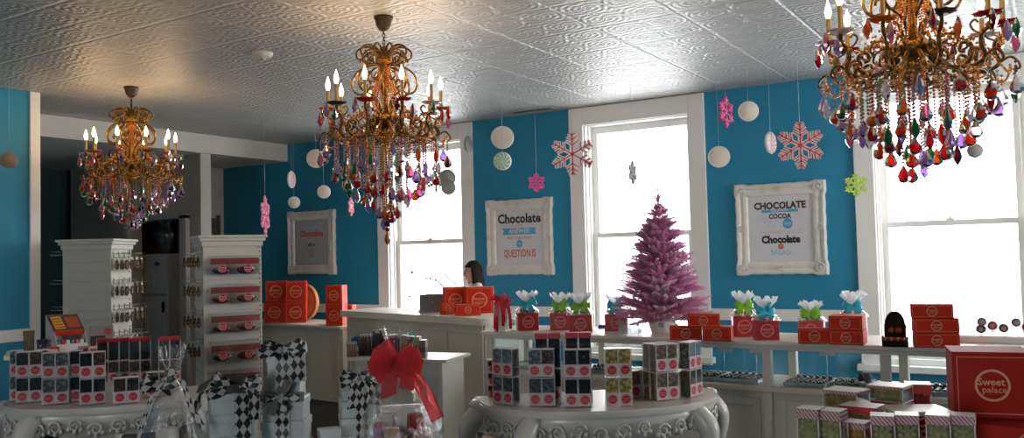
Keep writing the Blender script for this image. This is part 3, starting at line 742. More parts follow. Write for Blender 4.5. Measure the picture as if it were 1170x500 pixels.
def mesh_string(L,mt):
    m=MB(); n=max(2,int(L/.0155))
    bm=bmesh.new(); bmesh.ops.create_icosphere(bm,subdivisions=1,radius=.0072); bm.verts.index_update()
    vs=[v.co.copy() for v in bm.verts]; fs=[[v.index for v in f.verts] for f in bm.faces]; bm.free()
    for i in range(n): m.add([v+Vector((0,0,-i*L/n-.004)) for v in vs],fs,0,True)
    m.tube([(0,0,0),(0,0,-L)],.0009,4)
    return m.mesh('bead_string',BEADM[mt])
def mesh_drop(mt,long):
    if long: pr=[(0,0),(.004,-.003),(.008,-.014),(.015,-.032),(.0205,-.055),(.017,-.07),(.007,-.087),(0,-.095)]
    else: pr=[(0,0),(.004,-.003),(.010,-.014),(.023,-.036),(.030,-.056),(.026,-.07),(.013,-.079),(0,-.083)]
    return MB().lathe(pr,8,smooth=False).mesh('crystal_drop',CR[mt])
def mesh_garland():
    m=MB(); da=2*PI/10
    for k in range(15):
        f=k/14; a=f*da; r=.30; z=-.70-.085*math.sin(PI*f); m.ball((r*math.cos(a),r*math.sin(a),z),.0068,0,1)
    return m.mesh('bead_garland',GOLDB)
def mesh_garland2(r,z0,sag):
    m=MB(); da=2*PI/10; n=max(9,int(r*da/.0165))
    for k in range(n+1):
        f=k/n; a=f*da; m.ball((r*math.cos(a),r*math.sin(a),z0-sag*math.sin(PI*f)),.0066,0,1)
    return m.mesh('bead_garland',GOLDB)
def mesh_drape():
    m=MB()
    for k in range(30):
        f=k/29; r=.035+.13*f**2.2; z=-.27-.37*f; m.ball((r,0,z),.0062,0,1)
    return m.mesh('bead_drape',GOLDB)
def mesh_hoop(R,z): return MB().tube([(R*math.cos(2*PI*k/40),R*math.sin(2*PI*k/40),z) for k in range(40)],.0045,5,closed=True).mesh('hoop',BRASS)

def chandelier(x,y,rz,label,seed,palette,ls=1.0,finial=False):
    r=random.Random(seed); t=thing('chandelier',label,'chandelier',(x,y,H),rz,'crystal chandeliers')
    g=lambda k,f: cached(('ch',)+k,f)
    link('canopy',g(('can',),mesh_canopy),t); link('chain',g(('chn',),mesh_chain),t); link('column',g(('col',),mesh_column),t)
    for k in range(10): link('crown_scroll',g(('cro',),mesh_crown),t,(0,0,0),2*PI*k/10)
    for k in range(8): link('mid_scroll',g(('mid',),mesh_mid),t,(0,0,0),2*PI*(k+.3)/8)
    for k in range(26): link('bead_drape',g(('drp',),mesh_drape),t,(0,0,0),2*PI*k/26)
    for R,z in ((.29,-.80),(.2,-.79),(.11,-.80)): link('hoop',g(('hoop',R),lambda: mesh_hoop(R,z)),t)
    cups=['red','clear','wine','pink','amber','red','clear','pink','red','amber']
    for k in range(10):
        a=2*PI*k/10
        arm=link('arm',g(('arm',),mesh_arm),t,(0,0,0),a)
        c=cups[(k*3+seed)%10]; dark=(k*3+seed)%10==2
        px,py=AR*math.cos(a),AR*math.sin(a)
        bo=link('bobeche',g(('bob',c,dark),lambda: mesh_bobeche(BRASSD if dark else CR[c])),t,(px,py,0),a); 
        link('candle',g(('cnd',),mesh_candle),t,(px,py,0),a); link('candle_bulb',g(('flm',),mesh_flame),t,(px,py,0),a)
        link('bead_garland',g(('gar',),mesh_garland),t,(0,0,0),a)
        for (gr,gz,gs) in ((.375,-.775,.05),(.2,-.61,.06),(.355,-.615,.09),(.25,-.76,.07)): link('bead_garland',g(('gar',gr),lambda: mesh_garland2(gr,gz,gs)),t,(0,0,0),a)
        # small drops under each cup
        for q in (-1,1):
            cc=r.choice(palette); aa=a+q*.12
            link('crystal_drop',g(('drop',cc,1),lambda: mesh_drop(cc,True)),t,(.405*math.cos(aa),.405*math.sin(aa),-.60-.02*q),r.random()*6)
        lp=bpy.data.lights.new('candle_light','POINT'); lp.energy=CANDLE_W; lp.color=(1,.66,.34); lp.shadow_soft_size=.02
        lo=bpy.data.objects.new('candle_light',lp); C.objects.link(lo); lo.parent=t; lo.location=(px,py,-.365)
    def hang(R,n,z,l0,l1,off,beads):
        for k in range(n):
            a=2*PI*(k+off)/n+r.uniform(-.06,.06); rr=R+r.uniform(-.02,.02); L=round(r.uniform(l0,l1)*ls/.03)*.03; L=max(.06,L); b=r.choice(beads); c=r.choice(palette); lg=r.random()<.45
            p=(rr*math.cos(a),rr*math.sin(a),z)
            s=link('bead_string',g(('str',round(L,3),b),lambda: mesh_string(L,b)),t,p,a)
            link('crystal_drop',g(('drop',c,lg),lambda: mesh_drop(c,lg)),t,(p[0],p[1],z-L),r.random()*6)
    B=['gold','gold','pink','clear','gold','green','red']
    hang(.392,16,-.785,.04,.13,.2,B); hang(.32,24,-.80,.09,.22,.5,B); hang(.23,20,-.79,.18,.32,.1,B); hang(.14,14,-.80,.26,.39,.3,B); hang(.05,6,-.82,.34,.44,0,B)
    def fin():
        m=MB(); m.tube([(0,0,-.86),(0,0,-1.27)],.0015,4)
        for k in range(22): m.ball((0,0,-.88-.017*k),.0075,0,1)
        return m.mesh('finial_chain',GOLDB)
    if not finial: return t
    link('finial_chain',g(('fin',),fin),t)
    for nm,c,z,R in (('finial_ball','amber',-1.285,.026),('finial_ball','purple',-1.325,.021),('finial_ball','red',-1.36,.016)):
        link(nm,g(('fb',c),lambda: MB().ball((0,0,0),R,0,1,smooth=False).mesh('finial_ball',CR[c])),t,(0,0,z))
    link('crystal_drop',g(('drop','amber',1),lambda: mesh_drop('amber',True)),t,(0,0,-1.365))
    return t
CANDLE_W=1.2
MIX=['red','amber','orange','green','lilac','clear','pink','red','wine','lilac']
chandelier(-6.78,4.594,.35,'smallest looking crystal chandelier hanging at left before the white soffit',3,['red','wine','lilac','clear','pink','red','purple','green','orange'],.82)
chandelier(-3.606,4.231,math.radians(32.3+90-11-180),'crystal chandelier hanging in the middle before the leftmost window',5,MIX,1.0,True)
chandelier(-.53,4.26,.12,'largest looking crystal chandelier hanging before the rightmost window',8,MIX,.80)
# ---------------------------------------------------------------- goods: helpers
RED = mat('orange_red_card','#c42c10',.6,spec=.2)
REDD = mat('deep_red_card','#9c1c10',.6,spec=.15)
FOILC = mat('cream_print','#cf9272',.5)
LRED = mat('label_disc_red','#a80f26',.45)
LWHITE = mat('label_white','#bdaeb0',.5)
SHELL = mat_clear('clear_box_plastic','#fcfdfd',gloss=.04,rough=.08)
LID = mat('frosted_box_rim','#d8d2d4',.3)
CAND = {'black':mat_cells('black_sweets',['#14171c','#0c0e12','#20242c'],75,.3),
        'navy':mat_cells('navy_sweets',['#0f1a2a','#14222c','#0a1018'],75,.3),
        'grey':mat_cells('grey_sweets',['#74787e','#8c9094','#5c6066'],75,.4,darkgap='#44484c'),
        'brown':mat_cells('brown_sweets',['#5c4238','#6e5244','#46322c'],75,.4,darkgap='#2c1e1a'),
        'yellow':mat_cells('yellow_sweets',['#c8b060','#d8c478','#a8903c'],75,.45,darkgap='#7a6830'),
        'caramel':mat_cells('caramel_sweets',['#9a7446','#b08a58','#80603c'],80,.5,darkgap='#6a4c28'),
        'slate':mat_cells('slate_sweets',['#4c5a64','#3a4850','#5c6a70'],75,.35,darkgap='#242c30')}
def logo(m, c, R, y, mi, txt=True, M=None):
    m.ring(c,R*.86,R,y,28,mi,M)
    m.text('Sweet',R*.62,(c[0]-R*.08,c[1]+R*.2),y,mi,M,bold=.01*R); m.text('palace',R*.56,(c[0]+R*.1,c[1]-R*.28),y,mi,M)
BW,BH=.0575,.131
def mk_fill(w,d,h): return MB().cbox(-w/2+.002,-d/2+.002,.003,w/2-.002,d/2-.002,h-.006,.006)
def mk_shell(w,d,h):
    m=MB(); m.box(-w/2,-d/2,0,w/2,d/2,.002); 
    for s in (-1,1):
        m.box(s*w/2-.0005,-d/2,.002,s*w/2+.0005,d/2,h-.003); m.box(-w/2,s*d/2-.0005,.002,w/2,s*d/2+.0005,h-.003)
    return m
def mk_rim(w,d,h):
    m=MB(); m.box(-w/2-.0008,-d/2-.0008,h-.003,w/2+.0008,d/2+.0008,h)
    for sx in (-1,1):
        for sy in (-1,1): m.box(sx*w/2-.0009,sy*d/2-.0009,0,sx*w/2+.0009,sy*d/2+.0009,h)
    return m
def mk_label(w,d,h,up=False):
    m=MB(); y=-d/2-.0016; z0,z1=(.004,h*.48) if not up else (h*.5,h*.97)
    if up:
        for yy in (y,d/2+.0008): m.box(-w/2-.0012,yy,h*.85,w/2+.0012,yy+.0008,h-.004,1)
        m.box(-w/2-.0012,y,h-.004,w/2+.0012,d/2+.0016,h+.0005,1); return m
    m.box(-w/2+.001,y,z0,w/2-.001,-d/2-.0008,z1,0); zc=(z0+z1)/2; R=w*.37
    m.disc((0,zc),R,y-.0008,22,1); m.ring((0,zc),R*.80,R*.85,y-.0012,20,2); m.text('Sweet',R*.5,(0,zc+R*.18),y-.0014,2); m.text('palace',R*.42,(0,zc-R*.26),y-.0014,2)
    return m
PINKP=mat('label_print_pink','#d88a94',.5)
def candy_box(p, rz, candy, label, group, up=False, w=BW, d=BW, h=BH):
    t=thing('candy_box',label,'candy box',p,rz,group)
    link('sweets',cached(('fill',candy,w,d,h),lambda: mk_fill(w,d,h).mesh('sweets',CAND[candy])),t)
    link('clear_case',cached(('shell',w,d,h),lambda: mk_shell(w,d,h).mesh('clear_case',SHELL)),t)
    link('rim',cached(('rim',w,d,h),lambda: mk_rim(w,d,h).mesh('rim',LID)),t)
    link('label',cached(('lab',w,d,h,up),lambda: mk_label(w,d,h,up).mesh('label',[LWHITE,LRED,PINKP])),t)
    return t
def local(o,rz,x,y,z): return Vector((o[0]+x*math.cos(rz)-y*math.sin(rz), o[1]+x*math.sin(rz)+y*math.cos(rz), z))
LEVEL=['bottom','upper','third level','fourth level']
def stack(px, py, Ztop, dep, turn, cols, where, group, levels=2, rows=1, gap=.004, candies=('black',), back=None):
    """a block of candy boxes: front bottom-left corner column starts at pixel px on table height; turn = extra yaw in degrees"""
    o=atD(px,py,dep); o=Vector((o.x,o.y,0)); rz=facing(o)+math.radians(turn)
    for r in range(rows):
        for c in range(cols):
            for l in range(levels):
                cd=candies[(c+l*cols)%len(candies)] if isinstance(candies,(list,tuple)) else candies
                p=local(o,rz,(c-(cols-1)/2)*(BW+gap),r*(BW+.008),Ztop+l*(BH+.0012)+.0005)
                side_='' if cols==1 else ('left ' if c==0 else 'right ')
                row_='' if r==0 else 'rear '
                lev='bottom' if l==0 else ('top' if l==levels-1 else 'middle')
                candy_box(p,rz,cd,'%s %s%sbox of %s sweets in %s'%(lev,row_,side_,cd,where),group)
    return o,rz
TZ=.8005
def dep_at(x,y,z=TZ): return depth_of(atZ(x,y,z))
# --- middle table (front faces touch the pixel lines of the photo)
G='candy boxes on the middle carved table'
def st(px,py,*a,**k): return stack(px,py,TZ,dep_at(px,py),*a,**k)
# dark trio at the left edge
o=atZ(563,452,TZ); rz=facing(o)+.15
for l in range(3): candy_box(Vector((o.x,o.y,TZ+l*.062)),rz,'black','small dark sweet box, %s of the trio at middle table left end'%['lowest','middle','topmost'][l],G,w=.052,d=.055,h=.06,up=False)
st(579,461,-38,2,'turned grey stack at middle table left',G,candies=('grey','slate','grey','grey'))
st(620,463,-4,2,'stack of grey and brown at middle table front',G,candies=('slate','slate','grey','brown'))
st(661,464,0,2,'plain black stack at middle table front',G,candies=('black',),rows=1)
st(707,463,8,2,'yellow stack at middle table front',G,candies=('yellow',),rows=1)
# rear boxes standing behind the front stacks, red band up
for px,cd,wh in ((627,'navy','rear pair behind grey and brown stack'),(662,'black','rear pair behind plain black stack')):
    o=atD(px,440,4.13); o=Vector((o.x,o.y,0)); rz=facing(o)
    for c in range(2):
        for l in range(2):
            p=local(o,rz,(c-.5)*(BW+.004),0,TZ+l*.165)
            candy_box(p,rz,cd,'%s %s box of tall %s'%(['bottom','red topped'][l],['left','right'][c],wh),G,up=(l==1),h=.163)
# caramel group, turned so its plain side shows to the left
o,rz=st(760,456,32,2,'caramel stack at middle table right',G,candies=('caramel',))
g_=BW+.008
for (dx,dy,l,lb) in ((-.5,1,0,'low plain caramel box behind the caramel stack left column'),(-.5,2,0,'low plain caramel box second behind the caramel left column'),(-1.5,2,0,'low plain caramel box at the far left of caramel group'),(-.5,3,0,'low plain caramel box furthest back in caramel group'),(-.5,1,1,'upper plain caramel box behind the caramel left column'),(.5,1,0,'low caramel box behind the caramel right column'),(.5,1,1,'upper caramel box behind the caramel right column')):
    candy_box(local(o,rz,dx*g_,dy*g_,TZ+l*(BH+.0012)),rz,'caramel',lb,G)
st(790,452,62,2,'black stack at middle table right end',G,candies=('black','black','slate','black'))
# --- left table
G='candy boxes on the far left carved table'
st(19,457,-6,1,'clear grey stack at left table far left end',G,candies=('grey','grey'))
st(34,459,-8,2,'first black stack on left table',G,candies=('navy','black','black','brown'),rows=1)
st(49,456,-8,1,'narrow black stack on left table',G,candies=('black','black'))
st(64,461,-6,2,'grey stack on left table',G,candies=('grey','grey','grey','grey'))
st(87.5,458,-6,1,'dark narrow stack beside grey stack on left table',G,candies=('black','black'))
st(106,461,0,2,'black and brown stack on left table',G,candies=('navy','navy','black','brown'))
st(144,460,4,2,'single level pair at left table right',G,candies=('navy','navy'),levels=1)
st(181,452,6,2,'stack behind cellophane basket on left table',G,candies=('brown','black'),levels=1)
for i,(px,n,wh) in enumerate(((117,1,'left of rear red topped row'),(136,2,'middle of rear red topped row'),(160,2,'right of rear red topped row'),(194,2,'end of rear row near basket'))):
    o=atZ(px,456,TZ); o=Vector((o.x,o.y,0)); o=atD(px,440,5.22); o=Vector((o.x,o.y,0)); rz=facing(o)+.06
    for c in range(n):
        for l in range(2):
            p=local(o,rz,(c-(n-1)/2)*(BW+.004),0,TZ+l*(BH+.002))
            candy_box(p,rz,'brown' if l<1 else 'black','%s %sbox at %s on left table'%(['bottom','red topped'][l],['left ','right '][c] if n>1 else '',wh),G,up=(l==1))

# behind the left table: a low stand with a cardboard counter display and small goods
SB=atD(78,430,6.0); SB=Vector((SB.x,SB.y,0)); SBR=facing(SB)
plain_table('side_stand','low white stand behind the far left candy boxes',SB,SBR,.75,.4,.93)
def onsb(px,d): p=atD(px,400,d); return Vector((p.x,p.y,.9305))
p=onsb(76,5.95)
t=thing('counter_display','cardboard counter display box with orange and yellow printed tray behind left candy boxes','display box',p,SBR+.35)
OR=mat('orange_print','#d8401c',.45); YP=mat('yellow_print','#c8a02c',.5); BP=mat('brown_print','#4a3020',.5); CW=mat('white_card','#c9c4c4',.5)
m=MB()
Rm=Matrix(((0,0,1,0),(1,0,0,0),(0,1,0,0),(0,0,0,1)))
for s in (-.10,.097): m.prism([(-.1,0),(.1,0),(.1,.24),(-.07,.12),(-.1,.06)],s,s+.004,0,Rm)
m.box(-.1,.096,0,.1,.1,.24); m.box(-.1,-.1,0,.1,.1,.004); m.box(-.1,-.1,.004,.1,-.096,.05)
m.build('card_body',CW,t)
m=MB(); a=math.atan2(.12,.16)
M_=Matrix.Translation((0,-.06,.135))@Matrix.Rotation(a,4,'X')
m.box(-.096,0,0,.096,.17,.004,0,M_); m.box(-.098,-.004,-.035,.098,0,.004,1,M_); m.box(-.085,.02,.004,-.02,.15,.0055,2,M_); m.box(.0,.03,.004,.08,.14,.0055,3,M_)
for k in range(4): m.box(-.08,.03+.03*k,.0055,-.025,.042+.03*k,.0065,3,M_)
m.build('printed_tray',[BP,OR,YP,mat('rust_print','#a8401c',.5)],t)
for k in range(6):
    b=MB().cbox(-.012,-.03,0,.012,.03,.07,.004); o=b.build('wrapped_bar',mat('bar_%d'%(k%3),['#2f5a7a','#b8302c','#d8d2cc'][k%3],.35),None,local(p,SBR+.35,-.075+k*.03,-.045,p.z+.005),SBR+.35); tag(o,'small wrapped bar in the front of the cardboard counter display','candy bar','wrapped bars in the counter display')
p=onsb(33,5.9)
t=thing('kraft_box','small brown kraft box standing at far left behind candy boxes','box',p,SBR)
MB().cbox(-.032,-.03,0,.032,.03,.14,.002).build('body',mat('kraft_card','#7a6a50',.7,col2='#685840',cscale=30),t); MB().cbox(-.034,-.032,.115,.034,.032,.142,.002).build('lid',mat('kraft_lid','#6a5a44',.7),t)
p=onsb(116,6.05)
t=thing('logo_carton','grey carton with round red label between counter display and slatwall tower','box',p,SBR)
m=MB(); m.cbox(-.075,-.05,0,.075,.05,.15,.003); m.build('body',mat('grey_carton','#8a8486',.5),t)
m=MB(); m.disc((.04,.115),.026,-.0515,20,0); logo(m,(.04,.115),.022,-.053,1); m.build('round_label',[LRED,PINKP],t)
m=MB(); m.box(-.07,-.0515,.02,.02,-.0503,.09,0); m.box(-.07,-.053,.03,.02,-.0515,.045,1); m.build('printed_front',[mat('dark_print','#2a2628',.5),REDD],t)
p=onsb(48,5.85)
t=thing('sweet_jar','small dark patterned tin beside the cardboard counter display','tin',p,SBR); MB().lathe([(0,0),(.03,0),(.03,.07),(.0,.07)],18).build('body',mat_cells('tin_pattern',['#2a3050','#6a4a5a','#a0a0a8'],60),t); MB().lathe([(0,.07),(.032,.07),(.032,.085),(0,.086)],18).build('lid',mat('tin_lid','#3a3c48',.3,metal=.6),t)
p=onsb(88,5.8)
for k in range(3):
    t=thing('red_carton',['small red carton at the foot of counter display','small pinkish carton right of counter display','small white carton beside the red carton'][k],'box',onsb([60,97,108][k],5.72),SBR+.1*k)
    MB().cbox(-.04,-.025,0,.04,.025,.045,.002).build('body',mat('carton_%d'%k,['#b8242a','#c08a90','#c4bcbc'][k],.45),t); MB().box(-.03,-.0265,.012,.03,-.0253,.032).build('print',mat('carton_print_%d'%k,['#e0c0b0','#8a2a3a','#a83040'][k],.5),t)

# ---------------------------------------------------------------- red boxes
def gift_carton(p,rz,w,d,h,label,group=None,col=None,lid=True,lx=0,logoR=None,border=True,name='red_box',cat='gift box',left_logo=False):
    t=thing(name,label,cat,p,rz,group); col=col or RED
    hb=h*.72 if lid else h
    m=MB(); m.cbox(-w/2,-d/2,0,w/2,d/2,h,.002); m.build('body',col,t)
    if border:
        m=MB(); e=min(.012,h*.1); th=max(.0016,h*.008)
        for (a,b,c_,d_) in ((-w/2+e,e,w/2-e,e+th),(-w/2+e,h-e-th,w/2-e,h-e),(-w/2+e,e,-w/2+e+th,h-e),(w/2-e-th,e,w/2-e,h-e)): m.box(a,-d/2-.0012,b,c_,-d/2-.0002,d_)
        m.build('border_line',FOILC,t)
    m=MB(); R=logoR or min(w,h)*.3; logo(m,(lx,h/2),R,-d/2-.0014,0); m.build('round_logo',FOILC,t)
    return t
def sit(px,ybase,Z): return atZ(px,ybase,Z)
# low side counter: four cubes in two tiers, two more at the right
def fit_w(p,pxw): return pxw*depth_of(p)/F_PX
Zs=STOP+.0006
G='orange cubes on the low side counter'
for tier in range(2):
    for c in range(2):
        px=(314.5+24.5*c) if tier==0 else (316.5+23*c)
        p=atZ(px,368.5,Zs); w=fit_w(p,23.0); p=Vector((p.x,p.y+.0,Zs+tier*(w*1.03+.001)))
        q=p+Vector((p.x,p.y,0)).normalized()*(w/2)*.9; q.z=p.z
        gift_carton(q,facing(p)-.10,w,w*.8,w*1.03,'orange cube gift box, %s %s of the four stacked on the side counter'%(['bottom','top'][tier],['left','right'][c]),G)
pr=atZ(385,372,Zs); w=fit_w(pr,20)
q=pr+Vector((pr.x,pr.y,0)).normalized()*.1; q.z=Zs
gift_carton(q,facing(pr)-.35,w,w*.9,w*1.15,'lower orange box of the pair at the side counter right end',G)
q2=q.copy(); q2.z=Zs+w*1.15+.001
gift_carton(q2,facing(pr)-.33,w*.98,w*.95,w*1.15,'upper orange box of the pair at the side counter right end',G)
q3=local(q,facing(pr)-.35,.02,.24,Zs); gift_carton(q3,facing(pr)-.35,w,w*.8,w*1.1,'orange box half hidden behind the pair on the side counter',G)
# round tin, floral bag, white bag behind
p=local(atZ(316,368,Zs),SROT,-.02,.40,Zs)
t=thing('round_tin','round orange tin standing on edge behind the four orange cubes','tin',p,SROT+.2)
Rr=.205
m=MB(); m.lathe([(0,-.03),(Rr,-.03),(Rr+.008,-.02),(Rr+.008,.02),(Rr,.03),(0,.03)],36,M=Matrix.Translation((0,0,Rr+.008))@Matrix.Rotation(PI/2,4,'X')); m.build('tin_body',mat('peach_tin','#d88850',.4),t)
m=MB(); m.ring((0,Rr+.008),Rr*.9,Rr*1.0,-.034,36); m.ring((0,Rr+.008),Rr*.5,Rr*.54,-.034,30); m.build('rim_ornament',mat('rust_rim','#8a4a28',.45,col2='#c87a48',cscale=60),t)
p=local(atZ(299,368,Zs),SROT,-.03,.30,Zs)
t=thing('floral_bag','lilac floral gift bag beside the slatwall tower on side counter','gift bag',p,SROT+.4)
m=MB(); m.cbox(-.07,-.04,0,.07,.04,.30,.006); m.build('bag_body',mat_cells('floral_print',['#b8a0c0','#d8c8d8','#8a5a9a','#e0d0d0'],22,.6,darkgap='#c8b8c8'),t)
for s in (-1,1): MB().tube([(-.035,s*.038,.295),(-.03,s*.038,.36),(0,s*.038,.385),(.03,s*.038,.36),(.035,s*.038,.295)],.003,6).build('handle',mat('cord_white','#d8d0d4',.6),t)
p=local(atZ(360,371,Zs),SROT,.0,.20,Zs)
t=thing('paper_bag','small white paper bag with blue tissue right of the orange cubes','gift bag',p,SROT-.2)
MB().cbox(-.035,-.025,0,.035,.025,.13,.004).build('bag_body',mat('white_paper','#d8d8dc',.6),t)
m=MB()
for k in range(7): m.ball((rnd.uniform(-.028,.028),rnd.uniform(-.018,.018),.135+rnd.uniform(0,.035)),.018,0,1,sq=(1,.7,1.2))
m.build('tissue',mat('blue_tissue','#4f9ac0',.7,col2='#d0d4dc',cscale=40),t)

# cash counter goods
Zk=KTOP+.0006
G='red boxes on the cash counter'
for k,(px,wpx) in enumerate(((519.5,25.5),(549,31))):
    p=atZ(px,358,Zk); w=fit_w(p,wpx); q=p+Vector((p.x,p.y,0)).normalized()*(w*.5+.03); q.z=Zk
    gift_carton(q,facing(p)+(.10 if k==0 else -.06),w,w*.8,fit_w(p,30),'tall red box, %s of the pair before the dark haired woman'%(['left','right'][k]),G,col=RED)
for k,(px,wpx) in enumerate(((511,15),(535,29))):
    p=atZ(px,[359,360.5][k],Zk); w=fit_w(p,wpx); q=p+Vector((p.x,p.y,0)).normalized()*.035; q.z=Zk
    gift_carton(q,facing(p)+(.25 if k==0 else -.02),w,.07,fit_w(p,13),'flat red box leaning in front of the %s tall red box'%(['left','right'][k]),G)
p=atZ(493,356,Zk); t=thing('laptop','dark grey laptop seen from behind on the cash counter','laptop',p,facing(p)+PI+.12)
LG=mat('laptop_grey','#767d7c',.4,metal=.3)
m=MB(); m.cbox(-.125,-.09,0,.125,.09,.016,.004); m.build('base',LG,t)
m=MB(); Ml=Matrix.Translation((0,.088,.016))@Matrix.Rotation(-.22,4,'X')
m.cbox(-.128,-.004,0,.128,.004,.165,.003,0,Ml); m.build('screen_lid',LG,t)
m=MB(); m.disc((0,.085),.012,.0045,16,0,Ml); m.build('lid_emblem',CHROME,t)
m=MB()
for i in range(4):
    for j in range(11): m.box(-.11+j*.02,-.02+i*.02,.016,-.094+j*.02,-.005+i*.02,.0175)
m.build('keyboard',mat('key_black','#1a1c1e',.5),t)

# ---------------------------------------------------------------- ribbons and bows
HARL=mat_checker('harlequin_ribbon','#0b0c0d','#abadab',52,45,.45)
REDRIB=mat('red_satin','#c21826',.35,spec=.6); REDORG=mat_film('red_organza','#ea6468',.42)
TEALRIB=mat('teal_satin','#1fb0cc',.35,spec=.6); GREENRIB=mat('lime_satin','#78c02c',.35,spec=.6)
def bow_mesh(m,c,size,w,loops=4,tails=2,tail=.1,seed=0,mi=0,flat=.45,taildrop=1.0,axis=None):
    r=random.Random(seed); c=Vector(c)
    for k in range(loops):
        a=2*PI*k/loops+r.uniform(-.25,.25) if loops>2 else (0 if k==0 else PI)+r.uniform(-.12,.12)
        d=Vector((math.cos(a),flat*.35*r.uniform(-1,1)-.15,math.sin(a)*flat+.12*r.random())).normalized(); s=Vector((0,-1,0)).cross(d).normalized(); L=size*r.uniform(.85,1.1); pts=[]; sides=[]; ws=[]
        up=Vector((0,-1,0)); up=(up-d*up.dot(d)).normalized(); sd=d.cross(up)
        for i in range(15):
            t=i/14; an=2*PI*t
            pts.append(c+d*(L*(1-math.cos(an))/2)+up*(size*.26*math.sin(an))); sides.append((sd+up*.25*math.sin(an)).normalized()); ws.append(w*(.4+.6*math.sin(PI*t)**.6))
        m.ribbon(pts,sides,ws,mi)
    m.ball(c+Vector((0,-.006,0)),w*.33,mi,2,sq=(1,.8,1))
    for k in range(tails):
        sgn=-1 if k%2==0 else 1; L=tail*r.uniform(.85,1.15); pts=[];sides=[]
        for i in range(10):
            t=i/9; pts.append(c+Vector((sgn*(size*.35*math.sin(t*1.7)+.01),-.01-.02*math.sin(t*PI),-L*t*taildrop))); sides.append(Vector((1,.15*sgn*math.sin(t*5),.25*sgn*(1-t))))
        m.ribbon(pts,sides,w,mi)
    return m
CELLO=mat_clear('cellophane','#fbfcfc',gloss=.07,rough=.09,bump=1.0,bscale=20,edge=.48)
def cello_mesh(prof,seed,n=40,amp=.12,squash=1.0):
    """crinkled gathered film; prof = list of (radius, z)"""
    r=random.Random(seed); ph=[r.uniform(0,6) for _ in range(6)]
    def wob(i,j):
        a=2*PI*j/n; t=i/len(prof)
        return 1+amp*(math.sin(5*a+ph[0])*.5+math.sin(9*a+ph[1]+t*3)*.35+math.sin(17*a+ph[2]-t*5)*.3)*(.6+.8*t)
    m=MB(); vs=[];fs=[]
    for i,(rad,z) in enumerate(prof):
        for j in range(n):
            a=2*PI*j/n; rr=rad*wob(i,j); vs.append((rr*math.cos(a),rr*math.sin(a)*squash,z+ (.03*math.sin(7*a+ph[3])*rad/ .06 if i==len(prof)-1 else 0)*.5))
    for i in range(len(prof)-1):
        for j in range(n): fs.append((i*n+j,i*n+(j+1)%n,(i+1)*n+(j+1)%n,(i+1)*n+j))
    return m.add(vs,fs,0,True)
def treat_bag(p,rz,w,h,rib,ribname,label,seed,group):
    """red logo box with gathered cellophane and a bow"""
    t=thing('treat_bag',label,'gift bag',p,rz,group); d=w*.8
    m=MB(); m.cbox(-w/2,-d/2,0,w/2,d/2,h,.003); m.build('box',mat('treat_box_red','#b4242a',.4,col2='#981c22',cscale=15),t)
    m=MB(); logo(m,(0,h*.5),h*.34,-d/2-.0014,0); m.build('round_logo',mat('faded_logo','#c88a84',.5),t)
    m=MB(); r=random.Random(seed)
    for k in range(12): m.ball((r.uniform(-.36,.36)*w,r.uniform(-.32,.32)*d,h+.008+r.uniform(0,.02)),.016,k%2,1)
    m.build('sweets',[mat('pale_sweet','#d8d0c8',.4),mat('choc_sweet','#6a5048',.35)],t)
    cello_mesh([(w*.60,h*.985),(w*.62,h*1.0),(w*.60,h*1.06),(w*.45,h*1.25),(w*.2,h*1.48),(w*.11,h*1.58),(w*.2,h*1.75),(w*.40,h*1.98),(w*.48,h*2.1)],seed,squash=.82).build('cellophane',CELLO,t)
    cello_mesh([(w*.10,h*1.5),(w*.22,h*1.72),(w*.38,h*1.98),(w*.46,h*2.16)],seed+9,28,.3).build('white_tissue',mat_film('white_tissue','#f2f5f8',.75),t)
    bow_mesh(MB(),(0,-w*.15,h*1.5),w*.42,w*.22,5,2,h*.5,seed,0,.4).build('bow',rib,t)
    return t
Zc=CH+.0006
def case_px(px,yl):
    d=ray(px,380); c_,s_=math.cos(CROT),math.sin(CROT)
    # local y of d*t : -(x-CA.x)*s + (y-CA.y)*c
    k=(yl-CA.x*s_+CA.y*c_)/(-d.x*s_+d.y*c_); p=d*k; return Vector((p.x,p.y,Zc))
G='treat bags with bows on the display case'
tb=[(603,377.5,24,20,'teal','first treat bag with teal bow on the case, right of the cash counter'),
    (641,377,24,19,'lime','treat bag with lime bow, left of the close pair on the case'),
    (664,380,26,20,'lime','treat bag with lime bow, right of the close pair before the middle window'),
    (704.5,378,26,19,'teal','treat bag with teal bow just left of the pink tree'),
    (850,384.5,25,23,'lime','treat bag with lime bow right of the flat red boxes'),
    (875.5,388.5,27,22,'teal','treat bag with teal bow standing in front on the case under the right poster'),
    (928,380,26,17,'lime','treat bag with lime bow behind the single flat red box'),
    (976,381,26,20,'teal','treat bag with teal bow poking up behind the two stacked red boxes')]
for i,(px,py,wp,hp,c,lb) in enumerate(tb):
    p=atZ(px,py,Zc)
    w=fit_w(p,wp); h=fit_w(p,hp*(1.0 if i<7 else 1.0)); q=p+Vector((p.x,p.y,0)).normalized()*(w*.42); q.z=Zc
    if i==6: q=case_px(px,.40)
    if i==7: q=case_px(px,.44)
    treat_bag(q,facing(p)+rnd.uniform(-.15,.15),w,h*(1.12 if i==7 else 1),TEALRIB if c=='teal' else GREENRIB,c,lb,20+i,G)
